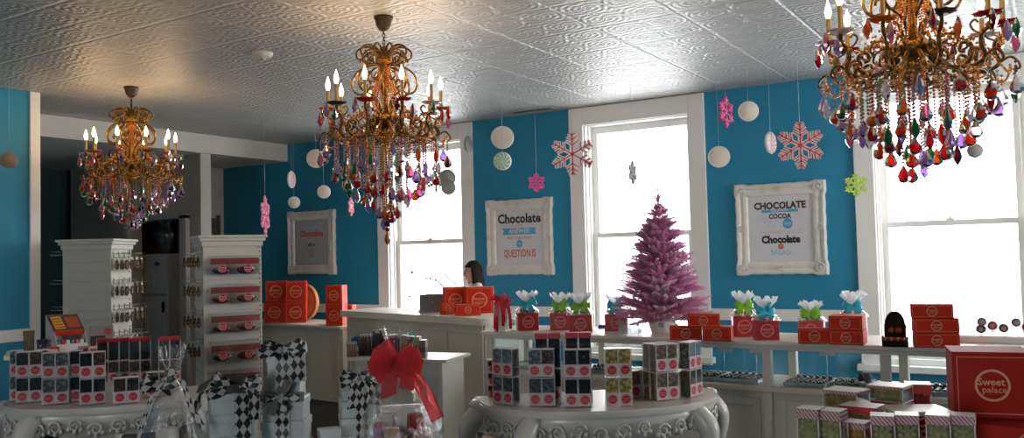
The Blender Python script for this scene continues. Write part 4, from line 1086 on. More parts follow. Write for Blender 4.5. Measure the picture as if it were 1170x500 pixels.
# flat red boxes on the case
G='flat red boxes on the display case'
def flat(px0,px1,ybase,ytop,lab,tier_z=0,dep=.12,turn=0,back=0.0,col=None):
    px=(px0+px1)/2; p=atZ(px,ybase,Zc)+Vector((0,0,0)); 
    w=fit_w(p,px1-px0); h=fit_w(p,ybase-ytop)
    q=p+Vector((p.x,p.y,0)).normalized()*(dep/2+back); q.z=Zc+tier_z
    return gift_carton(q,facing(p)+turn,w,dep,h,lab,G,col=col,logoR=h*.36), w, h
fl1,w1_,h1_=flat(766,802,388.5,373,'flat red box, lower left of the three beside the tree',turn=-.02)
fl2,w2_,h2_=flat(805,837,389.5,373.5,'flat red box, lower right of the three beside the tree',turn=-.12,dep=.16)
fl3,_,_=flat(787,823,389,374.5,'flat red box, on top of the three beside the tree',tier_z=h1_+.0012,turn=-.04)
flat(913,949,392.5,375,'single flat red box in front of a lime bow bag',turn=.0,dep=.08)
_,_,hh=flat(951.5,988,394,377.5,'lower red box of the stack of two left of the dark chocolate display',turn=-.16,dep=.17)
flat(951,987.5,394,377.5,'upper red box of the stack of two left of the dark chocolate display',tier_z=hh+.001,turn=-.15,dep=.17)
_,_,hh=flat(1046,1093,397,380.5,'lowest red box of the stack of three at the right window',turn=.10,dep=.14)
flat(1046,1093,397,380.5,'middle red box of the stack of three at the right window',tier_z=hh+.001,turn=.12,dep=.14)
flat(1044,1088,397,381,'topmost red box of the stack of three at the right window',tier_z=2*hh+.002,turn=.05,dep=.14)
for px,py,lb in ((688,372,'small folded blue cloth on the case left of the tree bag'),(836,368,'small folded blue cloth behind the flat red boxes')):
    p=case_px(px,.50); t=thing('folded_cloth',lb,'cloth',p,facing(p)); m=MB(); m.cbox(-.03,-.02,0,.03,.02,.012,.005); m.cbox(-.027,-.019,.0122,.028,.018,.026,.006); m.build('fold',mat('blue_cloth','#1560b4',.8),t)
# dark rounded chocolate display
p=atZ(1022,396,Zc); w=fit_w(p,27); 
t=thing('chocolate_display','dark brown round topped chocolate display with orange sweets at its foot','display box',p+Vector((0,.05,0)),facing(p)-.1)
DK=mat('dark_cocoa_card','#241813',.85,spec=.15,col2='#1a110e',cscale=30)
Hh=fit_w(p,40); m=MB(); pts=[(-w*.42,0),(w*.42,0),(w*.42,Hh*.62)]+[(w*.40*math.cos(a*PI/12),Hh*.62+Hh*.38*math.sin(a*PI/12)) for a in range(0,13)]+[(-w*.42,Hh*.62)]
m.prism([(x,z) for x,z in pts],-.012,.012,0,Matrix(((1,0,0,0),(0,0,1,0),(0,1,0,0),(0,0,0,1)))); m.build('back_board',DK,t)
m=MB(); m.cbox(-w*.5,-.06,0,w*.5,.012,Hh*.14,.004); m.cbox(-w*.5,-.06,Hh*.14,-w*.46,.0,Hh*.3,.003); m.cbox(w*.46,-.06,Hh*.14,w*.5,.0,Hh*.3,.003); m.build('tray',DK,t)
m=MB()
for k in range(2): 
    cx=(-.15+.3*k)*w
    m.ball((cx,-.014,Hh*.45),.016,0,2,sq=(1.2,.35,1)); m.tube([(cx-.016,-.0145,Hh*.5),(cx,-.018,Hh*.56),(cx+.016,-.0145,Hh*.5)],.002,5,0)
m.build('printed_motif',mat('rust_motif','#8a3a24',.5),t)
for k in range(7):
    o=MB().ball((0,0,.013),.013,0,2,sq=(1,.8,1)).build('wrapped_chocolate',mat('amber_wrap_%d'%(k%2),['#c8781c','#7a3020'][k%2],.3),None,local(p+Vector((0,.05,0)),facing(p)-.1,-w*.38+k*w*.127,-.032,Zc+Hh*.14+.001)); tag(o,'small wrapped chocolate in the tray of the dark round topped display','chocolate','wrapped chocolates in the dark display')
# white ribboned carton and plastic bag at the case's left end
p=atZ(570,379.5,Zc); t=thing('ribboned_carton','tall white carton with red ribbon streamers at the left end of the case','gift box',p+Vector((-.02,.06,0)),facing(p))
hh=fit_w(p,36); m=MB(); m.cbox(-.055,-.045,0,.03,.045,hh,.003); m.build('carton',mat('white_card_gloss','#d6d3ce',.4),t)
m=MB(); m.ribbon([(-.03,-.0475,0.004),(-.03,-.0475,hh*.5),(-.03,-.0475,hh),(-.03,0,hh+.0035),(-.03,.047,hh)],(1,0,0),.022); m.build('ribbon_band',REDRIB,t)
bow_mesh(MB(),(-.01,-.055,hh+.012),.06,.03,6,2,.20,4,0,.7).build('bow',REDRIB,t)
bow_mesh(MB(),(.045,-.05,hh-.01),.05,.024,4,2,.2,6,0,.7).build('bow',REDRIB,t)
m=MB(); m.ribbon([(.03,-.06,hh-.01),(.045,-.068,hh*.6),(.04,-.062,hh*.3),(.05,-.06,.02)],(1,0,0),.018); m.build('streamer',mat('white_satin','#e2dcdc',.35),t)
p=atZ(586,372,Zc); t=thing('plastic_bag','crumpled clear plastic bag behind the ribboned carton','plastic bag',p,.3)
cello_mesh([(.045,.002),(.055,.03),(.05,.06),(.03,.085),(.012,.10)],77,24,.25).build('film',CELLO,t); MB().ball((0,0,.03),.03,0,2,sq=(1.1,.8,.9)).build('contents',mat('pale_blue_contents','#9ab4c4',.6),t)
# lollipops in a white stand
p=atZ(1140,392,Zc); t=thing('lollipop_stand','white block stand on the case behind the large red box','stand',p+Vector((0,.04,0)),facing(p)-.05); MB().cbox(-.24,-.05,0,.26,.05,.035,.004).build('block',mat('white_foam','#e4e4e2',.5),t)
MB().cbox(-.22,-.035,.035,.24,.035,.04,.002).build('top_strip',mat('white_foam_top','#eceae6',.5),t)
for k,(px,py,c) in enumerate(((1121,378,'dark'),(1122,369.5,'grey'),(1134,374,'red'),(1147,377,'dark'),(1161,370.5,'grey'),(1173,376,'red'))):
    hd=atY(px,py,p.y+.04); base=Zc+.041
    t=thing('lollipop','%s lollipop, %s in the white stand'%({'dark':'dark brown','grey':'grey brown','red':'red'}[c],['front left','back left','second from left','third from left','tall right','far right'][k]),'lollipop',(hd.x,hd.y,base),facing(p),'lollipops in the white stand')
    z=hd.z-base; MB().tube([(0,0,0),(0,0,z)],.0022,6).build('stick',mat('white_stick','#e6e4e0',.5),t)
    m=MB(); m.lathe([(0,-.012),(.016,-.012),(.025,-.006),(.026,.004),(.018,.012),(0,.013)],18,M=Matrix.Translation((0,0,z+.012))@Matrix.Rotation(PI/2,4,'X')); m.build('sweet',mat('lolly_'+c,{'dark':'#4a3230','grey':'#6a6660','red':'#8a2a34'}[c],.35),t)
    m=MB(); m.ring((0,z+.012),.009,.012,-.0135,14); m.disc((0,z+.012),.004,-.0135,8); m.build('piping',mat('lolly_pipe','#c8b8b0',.4),t)
# chocolates on trays inside the case
TRAY=mat('silver_tray','#9aa4a8',.3,metal=.7)
CH1=mat('dark_chocolate','#2c1c18',.3); CH2=mat('milk_chocolate','#4a2e22',.35); CH3=mat('white_drizzle','#c8c0b8',.5)
def mk_choc(k):
    m=MB()
    if k==0: m.lathe([(0,0),(.015,0),(.017,.006),(.013,.018),(.006,.023),(0,.024)],12,0); m.tube([(-.01,.0,.021),(-.003,.006,.0245),(.003,-.005,.0245),(.01,.003,.021)],.0022,5,1)
    elif k==1: m.cbox(-.014,-.012,0,.014,.012,.02,.004,0); m.ball((0,0,.021),.004,1,1)
    else: m.ball((0,0,.015),.0155,0,2); m.tube([(-.009,.002,.027),(0,-.004,.0305),(.009,.003,.027)],.002,5,1)
    return m.mesh('chocolate',[[CH1,CH2,CH1][k],CH3])
G='chocolates on the trays in the display case'
k=0
for b,(x0,x1) in enumerate(((.10,.64),(.80,1.38),(1.52,2.12),(2.26,2.80),(2.96,3.5))):
    for j in range(2):
        xa=x0+(x1-x0)*j/2+.01; xb=x0+(x1-x0)*(j+1)/2-.01
        c=case_pt((xa+xb)/2,.22,CDECK+.0006); t=thing('chocolate_tray','silver tray of chocolates, %s tray in the %s bay of the case'%(['left','right'][j],['first','second','third','fourth','fifth'][b]),'tray',c,CROT)
        w_=(xb-xa)/2; m=MB(); m.cbox(-w_,-.14,0,w_,.14,.012,.004); m.build('base',TRAY,t); m=MB()
        for (a0,b0,a1,b1) in ((-w_,-.14,w_,-.134),(-w_,.134,w_,.14),(-w_,-.134,-w_+.006,.134),(w_-.006,-.134,w_,.134)): m.box(a0,b0,.012,a1,b1,.024)
        m.build('lip',TRAY,t)
        if b==0 : continue
        for r in range(5):
            nn=6
            for q in range(nn):
                x=-w_+.025+q*(2*w_-.05)/(nn-1); y=-.115+r*.055
                cc=case_pt((xa+xb)/2+x,.22+y,CDECK+.0132); kk=(b+j+r//2)%3
                o=link('chocolate',cached(('choc',kk),lambda: mk_choc(kk)),None,cc,rnd.uniform(0,6)); tag(o,'small drizzled chocolate on a silver tray in the case','chocolate',G); k+=1
t=thing('chocolate_bowl','dark heap of truffles in a low bowl at the right end of the fourth bay','bowl',case_pt(2.76,.10,CDECK+.026),0)
MB().lathe([(0,0),(.03,0),(.055,.02),(.06,.03),(.056,.03),(.0,.012)],20).build('bowl',TRAY,t)
m=MB(); r_=random.Random(3)
for q in range(16): m.ball((r_.uniform(-.035,.035),r_.uniform(-.035,.035),.03+r_.uniform(0,.035)),.016,0,2)
m.build('truffles',CH1,t)
for k,(x,y) in enumerate(((2.30,.28),(1.62,.3))):
    for q in range(2):
        c=case_pt(x-.1+q*.14,.50-q*.05,.82-q*.05); 
G='price tickets in the display case'
for k,x in enumerate((1.75,1.98,2.45)):
    t=thing('price_ticket','small white price ticket on a wire, %s in the case'%['left of three','middle of three','rightmost of three'][k],'price ticket',case_pt(x,.43,CDECK+.0006),CROT,G)
    MB().cbox(-.02,-.02,0,.02,.02,.006,.002).tube([(0,0,.006),(0,0,.17)],.0018,6).build('wire_stand',CHROME,t); MB().box(-.05,-.002,.155,.05,.002,.19).build('card',mat('ticket_card','#d8e0e4',.5),t)
# ---------------------------------------------------------------- front: gift towers, baskets, popcorn
GZ0=GZ+.0006
BOXW=mat('pale_gift_box','#b9c2c4',.4,spec=.5)
def gift_tower(px, dep, tiers, turn, label, bowc, seed, rib_w=.055, rib_off=0.0, top_ribbon=True, extra=None):
    """tiers = list of (width, depth, height) from the bottom up, each a lidded white box, all tied by one ribbon"""
    o=atD(px,500,dep); o=Vector((o.x,o.y,GZ0)); rz=facing(o)+math.radians(turn)
    t=thing('gift_tower',label,'gift tower',o,rz)
    z=0; path=[]
    for i,(w,d,h) in enumerate(tiers):
        m=MB(); m.cbox(-w/2+.003,-d/2+.003,z,w/2-.003,d/2-.003,z+h-.001,.003); b=m.build('gift_box',BOXW,t)
        m=MB(); m.cbox(-w/2,-d/2,z+h*.62,w/2,d/2,z+h-.0005,.003); m.build('box_lid',BOXW,b)
        path.append((d,z,z+h)); z+=h
    # ribbon down the front
    pts=[]
    for (d,z0,z1) in reversed(path):
        pts += [(rib_off,-d/2-.004,z1),(rib_off,-d/2-.004,(z0+z1)/2),(rib_off,-d/2-.004,z0+.002)]
    pts=[(rib_off,path[-1][0]/2,z+.003),(rib_off,0,z+.004)]+pts
    MB().ribbon(pts,(1,0,0),rib_w,0,None,True,3).build('ribbon',HARL,t)
    return t,z,o,rz
# tower one
t,z,o,rz=gift_tower(264,3.25,[(.178,.165,.085),(.174,.16,.08),(.168,.155,.08),(.16,.145,.075)],6,'squat gift tower of white boxes with flattened harlequin bow beside the left basket','h',1,.062,.035)
bow_mesh(MB(),(.01,-.04,z+.018),.10,.042,6,0,.1,3,0,.16).build('bow',HARL,t)
m=MB(); m.ribbon([(.03,-.06,z+.03),(.06,-.085,z+.04),(.075,-.09,z-.02),(.07,-.088,z-.1)],(1,.2,0),.04,0); m.ribbon([(-.03,-.05,z+.03),(-.09,-.08,z+.03),(-.125,-.09,z-.0),(-.12,-.085,z-.05)],(.5,.1,.8),.045,0); m.build('bow_tail',HARL,t)
MB().add(*[cello_mesh([(.11,z+.004),(.10,z+.03),(.06,z+.055),(.02,z+.06)],5,30,.2,.7).v,cello_mesh([(.11,z+.004),(.10,z+.03),(.06,z+.055),(.02,z+.06)],5,30,.2,.7).f],0,True).build('tulle',mat_film('grey_tulle','#8f908a',.45),t)
# tower two
t,z,o,rz=gift_tower(328,3.42,[(.172,.165,.095),(.168,.16,.09),(.16,.15,.085),(.135,.125,.085),(.128,.12,.085)],-12,'tall gift tower of white boxes with two harlequin bows','h',2,.058,0)
bow_mesh(MB(),(.0,-.045,z+.016),.088,.04,6,0,.1,5,0,.16).build('bow',HARL,t)
m=MB(); m.ribbon([(.02,-.066,z+.012),(.05,-.075,z+.015),(.062,-.078,z-.03),(.06,-.074,z-.075),(.055,-.07,z-.105)],(1,.15,0),.062,0); m.build('bow_tail',HARL,t)
zb=.272
bow_mesh(MB(),(.0,-.088,zb+.01),.085,.035,4,0,.1,8,0,.25).build('bow',mat_film('silver_ribbon','#9a9c98',.6),t)
bow_mesh(MB(),(.0,-.095,zb+.006),.07,.03,4,0,.1,9,0,.3).build('bow',HARL,t)
# tower three behind the red bow basket
t,z,o,rz=gift_tower(409,3.66,[(.15,.14,.075),(.15,.14,.07),(.145,.13,.07),(.135,.125,.065)],5,'slim gift tower of white boxes with checkered bow behind the red bow basket','h',3,.05,.012)
bow_mesh(MB(),(.005,-.055,z+.025),.075,.05,5,0,.1,12,0,.3).build('bow',HARL,t)
m=MB(); m.ribbon([(.0,-.06,z+.03),(.0,-.085,z+.01),(-.01,-.088,z-.04),(-.015,-.085,z-.09)],(1,.1,.1),.07,0); m.ribbon([(.03,-.06,z+.03),(.05,-.085,z+.01),(.065,-.088,z-.04),(.06,-.085,z-.08)],(1,.1,-.2),.06,0); m.build('bow_tail',HARL,t)
for (px,dep,w,h,lb) in ((376,3.5,.085,.125,'small white gift box between the tall tower and the slim tower'),):
    p=atD(px,500,dep); p=Vector((p.x,p.y,GZ0)); t=thing('gift_box',lb,'gift box',p,facing(p)+.2)
    MB().cbox(-w/2+.002,-w*.4,0,w/2-.002,w*.4,h*.97,.003).build('body',BOXW,t); MB().cbox(-w/2,-w*.42,h*.75,w/2,w*.42,h,.003).build('lid',BOXW,t)
p=atD(390,470,3.75); p=Vector((p.x,p.y,GZ0)); t=thing('striped_candle','slim pink and red candle jar left of the slim gift tower','candle',p,0)
MB().lathe([(0,0),(.012,0),(.012,.2),(0,.2)],12).build('stick',mat('pale_pink_wax','#c8a49a',.5),t); MB().lathe([(.0121,.08),(.0135,.08),(.0135,.13),(.0121,.13)],12).build('band',mat('wine_band','#6a2430',.5),t)

def basket(px,dep,h,rb,bowmat,label,seed,harl=False):
    o=atD(px,500,dep); o=Vector((o.x,o.y,GZ0)); rz=facing(o)
    t=thing('gift_basket',label,'gift basket',o,rz); r=random.Random(seed)
    m=MB(); m.lathe([(0,0),(rb*.72,0),(rb*.78,.05),(rb*.84,.10),(rb*.82,.10),(rb*.75,.05),(rb*.70,.012),(0,.012)],24)
    for k in range(5): m.tube([(rb*(.745+.02*k)*math.cos(a*PI/16),rb*(.745+.02*k)*math.sin(a*PI/16),.012+k*.02) for a in range(32)],.007,5,closed=True)
    m.build('basket_tray',mat('wicker_white','#b8aca0',.6),t)
    neck=h*.78
    prof=[(rb*.92,.002),(rb*1.0,.07),(rb*.98,.16),(rb*.88,h*.42),(rb*.62,h*.60),(rb*.27,h*.73),(rb*.11,neck),(rb*.2,h*.84),(rb*.36,h*.93),(rb*.42,h)]
    cello_mesh(prof,seed,56,.10).build('cellophane',CELLO,t)
    return t,neck,r,rb
STR=mat_stripe('red_white_stripe','#a8323c','#cfc4c0',55,'X'); STR2=mat_stripe('red_white_stripe_diagonal','#a02c38','#c8bcb8',45,'X',diag=.8)
t,neck,r,rb=basket(198,3.12,.50,.108,HARL,'cellophane gift basket with harlequin bow at the left table right end',31)
bow_mesh(MB(),(-.04,-.035,neck-.01),.062,.042,5,0,.1,4,0,.5).build('bow',HARL,t)
m=MB(); m.ribbon([(-.03,-.06,neck),(-.07,-.085,neck-.05),(-.10,-.11,neck-.14),(-.12,-.12,neck-.22)],(1,.1,.2),.014,0); m.ribbon([(.03,-.05,neck),(.06,-.08,neck-.10),(.10,-.11,neck-.17)],(.6,.1,.7),.02,0); m.build('bow_tail',HARL,t)
for k,(x,y,w,h,mm,ra) in enumerate(((-.055,-.05,.07,.14,STR,.1),(.0,-.06,.05,.10,STR2,-.1),(.06,-.04,.055,.15,mat('crimson_bag','#8a1f2a',.35),.15),(-.02,.02,.08,.2,mat('pale_box','#b8b0ac',.5),0),(.045,.03,.05,.19,mat('cocoa_box','#4a342a',.5),.2))):
    MB().cbox(-w/2,-.02,0,w/2,.02,h,.012).build('sweet_packet',mm,t,(x,y,.013),ra)
m=MB()
for k in range(14): m.ball((r.uniform(-.07,.07),-.075+r.uniform(-.01,.02),.03+r.uniform(0,.09)),.014,k%2,1)
m.build('wrapped_candies',[STR,mat('crimson_candy','#a01c2c',.3)],t)
t,neck,r,rb=basket(459,3.25,.535,.155,REDORG,'large cellophane gift basket with red organza bow before the pedestal table',44)
bow_mesh(MB(),(-.015,-.05,neck+.0),.10,.055,10,0,.1,7,0,.42).build('bow',REDORG,t)
m=MB(); m.ribbon([(.02,-.06,neck),(.06,-.09,neck-.06),(.10,-.12,neck-.13),(.13,-.14,neck-.2)],(.9,.1,.4),.05,0); m.ribbon([(-.01,-.06,neck),(-.04,-.11,neck-.06),(-.045,-.15,neck-.11)],(1,.1,.3),.06,0); m.ribbon([(.0,-.06,neck),(.03,-.10,neck-.04),(.02,-.13,neck-.09)],(1,.1,-.3),.055,0); m.build('bow_tail',REDORG,t)
for k,(x,y,w,h,mm,ra) in enumerate(((-.085,-.06,.035,.19,mat('blue_figure_card','#2f5f96',.4,col2='#a03238',cscale=18),.2),(-.035,-.07,.055,.17,mat('kraft_bar','#a07c58',.5),-.05),(.02,-.075,.05,.15,mat('choc_bag','#4a3026',.35,col2='#8a6a50',cscale=40),.1),(.08,-.05,.06,.16,STR2,-.2),(.0,.03,.16,.235,mat('white_gift_carton','#c9c8c6',.4),0),(.05,-.02,.06,.21,mat('crimson_bag','#8a1f2a',.35),.1),(-.06,.0,.06,.21,mat('pale_box','#b8b0ac',.5),.1))):
    MB().cbox(-w/2,-.018,0,w/2,.018,h,.008).build('sweet_packet',mm,t,(x,y,.013),ra)
m=MB()
for k in range(22): m.ball((.03+r.uniform(-.05,.09),-.085+r.uniform(-.02,.03),.05+r.uniform(0,.13)),.015,k%3,1)
m.build('wrapped_candies',[STR,mat('crimson_candy','#a01c2c',.3),mat('choc_candy','#4a3028',.35)],t)

# chocolate treats on the pedestal
PZ0=PZ+.0006
def on_ped(px,yl):
    d=ray(px,400); c_,s_=math.cos(PDR),math.sin(PDR); k=(yl-PD.x*s_+PD.y*c_)/(-d.x*s_+d.y*c_); p=d*k; return Vector((p.x,p.y,PZ0))
DKC=mat('dipped_chocolate','#3a2a24',.35); DRZ=mat('white_drizzle_icing','#d0ccc8',.4)
def dipped(p,rz,w,h,label,n,tilt=0,col=DKC,grp='dipped treats on the pedestal'):
    t=thing('dipped_treats',label,'chocolate treats',p,rz,grp); m=MB(); r=random.Random(n)
    for i in range(4):
        for j in range(2):
            x=-w/2+w*(i+.5)/4; y=-.025+.05*j; hh=h*r.uniform(.88,1.0)
            m.lathe([(0,0),(w*.12,0),(w*.125,hh*.9),(w*.09,hh*.98),(0,hh)],10,M=Matrix.Translation((x,y,0)))
    m.build('rods',col,t); m=MB()
    for i in range(4):
        for j in range(2):
            x=-w/2+w*(i+.5)/4; y=-.025+.05*j
            m.tube([(x-w*.1+w*.2*k/8,y+.012*math.sin(k*2.2),h*.985+.003) for k in range(9)],.004,5); m.tube([(x+w*.125*math.sin(k*1.1),y-w*.125*math.cos(k*1.1),h*(.95-.035*k)) for k in range(5)],.0035,5)
    m.build('icing',DRZ,t)
    m=MB(); m.cbox(-w/2-.004,-.058,0,w/2+.004,.058,h*1.06,.008); m.build('clear_wrap',SHELL,t)
    return t
for i,(px,yl,wp,hp,lb) in enumerate(((402,-.12,11,16,'low dipped treats with pale icing at pedestal front left'),(417,-.05,14,24,'dipped chocolate rods with white icing, left of the pedestal row'),(433,.06,15,27,'tallest dipped chocolate rods with white icing at the pedestal back'),(450,.02,13,22,'dipped chocolate rods with white icing behind the red bow basket'))):
    p=on_ped(px,yl); dp=depth_of(p); dipped(p,facing(p)+.1*i,wp*dp/F_PX,hp*dp/F_PX,lb,i,col=DKC if i else mat('tan_dipped','#8a7458',.4))
for i,(px,yl,c) in enumerate(((463,-.04,'cream'),(470,-.05,'brown'),(477,-.06,'cream'),(484,-.10,'grey'))):
    p=on_ped(px,yl); dp=depth_of(p); w=7*dp/F_PX; h=[24,23,23,20][i]*dp/F_PX
    t=thing('candy_bar',['cream striped bar standing left of the brown bar on the pedestal','brown bar standing between two cream bars on pedestal','cream bar right of the brown bar on the pedestal','grey brown bar at the pedestal right end'][i],'candy bar',p,facing(p)-.2)
    MB().cbox(-w/2,-.045,0,w/2,.045,h,.004).build('wrapper',{'cream':mat_stripe('cream_bar','#b4a888','#7a6a50',90,'Z'),'brown':mat('brown_bar','#5a4230',.4),'grey':mat('greybrown_bar','#5e5850',.4)}[c],t); MB().cbox(-w/2-.0008,-.0458,h*.3,w/2+.0008,.0458,h*.6,.003).build('paper_band',mat('bar_band_'+c,{'cream':'#8a6a48','brown':'#c0b090','grey':'#3a302a'}[c],.5),t)
for (px,yl,wp,hp,c,lb) in ((409,.06,15,22,'#1f4a8a','blue carton at the left back of the pedestal table'),(467,.19,13,26,'#1f9a8a','teal carton behind the bars on the pedestal table'),(424,.17,10,25,'#2f7aa8','light blue carton behind the dipped treats')):
    p=on_ped(px,yl); dp=depth_of(p); w=wp*dp/F_PX; h=hp*dp/F_PX
    t=thing('carton',lb,'box',p,facing(p)+.1); MB().cbox(-w/2,-.03,0,w/2,.03,h*.8,.003).build('body',mat('carton_'+c[1:],c,.4),t)
    m=MB(); m.prism([(-w/2,0),(-w*.2,-h*.1),(w*.2,-h*.1),(w/2,0),(w/2,.0),( -w/2,.0)][:4],-.031,-.028,0,Matrix(((1,0,0,0),(0,0,1,0),(0,-1,0,h*.8),(0,0,0,1)))); m.box(-w*.35,-.0315,h*.15,w*.35,-.0302,h*.4,1); m.build('printed_panel',[mat('carton_'+c[1:],c,.4),mat('carton_print_light','#b8c4cc',.5)],t)

# popcorn boxes and the large red box, right front
RZ0=RZ+.0006
POP=mat('green_cream_popcorn','#a6a274',.7,col2='#8a8a58',cscale=35); POPC=mat('caramel_popcorn','#b8954c',.6,col2='#94702f',cscale=35); POPR=mat('red_popcorn','#a8343a',.5,col2='#8a1c24',cscale=35)
STRIPE=mat_stripe('pink_grey_stripe','#c09a9c','#7a5a60',40,'X',diag=.7); PCAP=mat('pale_box_top','#e8e0de',.4)
REDB=mat('red_card_band','#b01424',.4)
def mk_pop(w,d,h,seed):
    r=random.Random(seed); m=MB(); q=.0105; m.box(-w/2+q,-d/2+q,.004,w/2-q,d/2-q,h-.012)
    nx,nz=max(3,int(w/.0165)),max(3,int(h/.0165))
    for face in range(4):
        L=w if face%2==0 else d; n=max(3,int(L/.0165))
        for i in range(n):
            for k in range(nz):
                u=-L/2+.011+(L-.022)*i/(n-1)+r.uniform(-.002,.002); z=.012+(h-.03)*k/(nz-1)+r.uniform(-.002,.002); o=[(u,-d/2+.0115),(w/2-.0115,u),(u,d/2-.0115),(-w/2+.0115,u)][face]
                m.ball((o[0],o[1],z),r.uniform(.0085,.0105),0,1,sq=(1,1,1))
    return m
def popcorn(p,rz,w,d,h,fill,label,stripe=True,red=False,group='popcorn boxes on the sale table'):
    t=thing('popcorn_box',label,'popcorn box',p,rz,group)
    mk_pop(w,d,h,len(label)).build('popcorn',{'g':POP,'c':POPC,'r':POPR}[fill],t); mk_shell(w,d,h).build('clear_case',SHELL,t); 
    m=mk_rim(w,d,h); m.build('rim',PCAP,t)
    m=MB()
    if red: m.box(-w/2-.0012,-d/2-.0022,h*.66,w/2+.0012,-d/2-.0012,h-.001)
    else: m.box(-w/2-.0012,-d/2-.0022,h*.82,w/2+.0012,-d/2-.0012,h-.001); m.box(w/2+.0012,-d/2,h*.82,w/2+.002,d/2,h-.001)
    m.build('striped_band' if not red else 'red_band',REDB if red else STRIPE,t)
    return t
def rp(px,dep,z=RZ0): p=atD(px,480,dep); return Vector((p.x,p.y,z))
def hz(y,dep): # height at a given pixel row and depth near the right front
    return EYE-(y-280)/F_PX*dep
pw=.0555
for i,(px,dep,top,fill,lb,turn) in enumerate(((927,2.32,461,'g','popcorn box at far left of the front row',-.35),(952,2.30,464,'g','popcorn box second in the front row',-.35),(979,2.36,478,'c','short caramel popcorn box beside the front left pair',-.3),(1008,2.28,471,'g','popcorn box left of the bright edged pair in front',.0),(1036,2.28,471,'g','popcorn box right of the bright edged pair in front',.0),(1072,2.26,472,'g','popcorn box left of the pair at the low red box',-.05),(1100,2.26,473,'g','popcorn box right of the pair at the low red box',-.05))):
    h=hz(top,dep)-RZ0; p=rp(px,dep); popcorn(p,facing(p)+turn,pw,pw,h,fill,lb)
# rear piles
def pile(px,dep,y_top,w,d,h,fill,lb,turn,red=False,under=None):
    z=hz(y_top,dep)-h; p=rp(px,dep,z); return popcorn(p,facing(p)+turn,w,d,h,fill,lb,True,red)
def column(px,dep,y_top,w,d,hs,fills,lbs,turn,reds):
    """boxes stacked from the table up; heights stretched so the top meets y_top"""
    H_=hz(y_top,dep)-RZ0; k=H_/sum(hs); z=RZ0
    for h,f,lb,rd in zip(hs,fills,lbs,reds):
        p=rp(px,dep,z); popcorn(p,facing(p)+turn,w,d,h*k-.0015,f,lb,True,rd); z+=h*k
column(968,2.62,441,.105,.085,[.05,.05,.07],['c','c','c'],['bottom popcorn box under the cream topped box at left','middle popcorn box under the cream topped box at left','cream topped caramel popcorn box at the rear left'],-.45,[False,True,False])
column(986,2.50,459,.10,.08,[.07,.07],['c','c'],['lower caramel popcorn box under the red banded one','red banded caramel popcorn box in the middle of the pile'],-.35,[False,True])
column(1018,2.74,437,.11,.09,[.06,.07,.07],['r','r','g'],['lowest box under the white topped one at the rear','red banded box under the white topped one at the rear','white topped popcorn box at the rear of the pile'],-.35,[False,True,False])
column(1050,2.80,436,.075,.07,[.07,.14],['r','r'],['low box beneath the rear red popcorn box','clear box of red popcorn, left of the large red box'],.05,[False,True])
p=rp(1048,2.58); h=hz(464,2.6)-RZ0
gift_carton(p,facing(p)+.35,.16,.13,h,'pale topped red box lying in front of the large red box',None,REDD,border=False,logoR=.03)
tp=MB(); tp.cbox(-.081,-.066,h-.012,.081,.066,h+.001,.002); tp.build('white_lid',mat('white_lid_card','#dcd6d2',.4),[o for o in C.objects if o.get('label','').startswith('pale topped red box')][0])
# low red box and the large red box standing on it
def px_w(a,b,dep): return (b-a)*dep/F_PX
hl=1.004-RZ0
p=rp(1160,2.50); rzz=facing(p)-.12
t=gift_carton(p,rzz,.26,.34,hl,'low red box at the right edge under the large red box',None,REDD,lx=.05,border=False,logoR=.022)
DBOX=2.50
w=px_w(1090,1169,DBOX); h=px_w(404,476,DBOX)
p=rp(1131,DBOX,RZ0+hl+.001)+Vector((0,0,0)); p=p+Vector((p.x,p.y,0)).normalized()*.06; p.z=RZ0+hl+.001
t=gift_carton(p,facing(p)+.13,w*1.02,.17,h*1.02,'largest red box with round cream logo and border at right front',None,REDD,logoR=.0455)
MB().cbox(-w*.51-.0015,-.087,h*1.02-.0005,w*.51+.0015,.087,h*1.02+.002,.001).build('lid_edge',REDD,t)
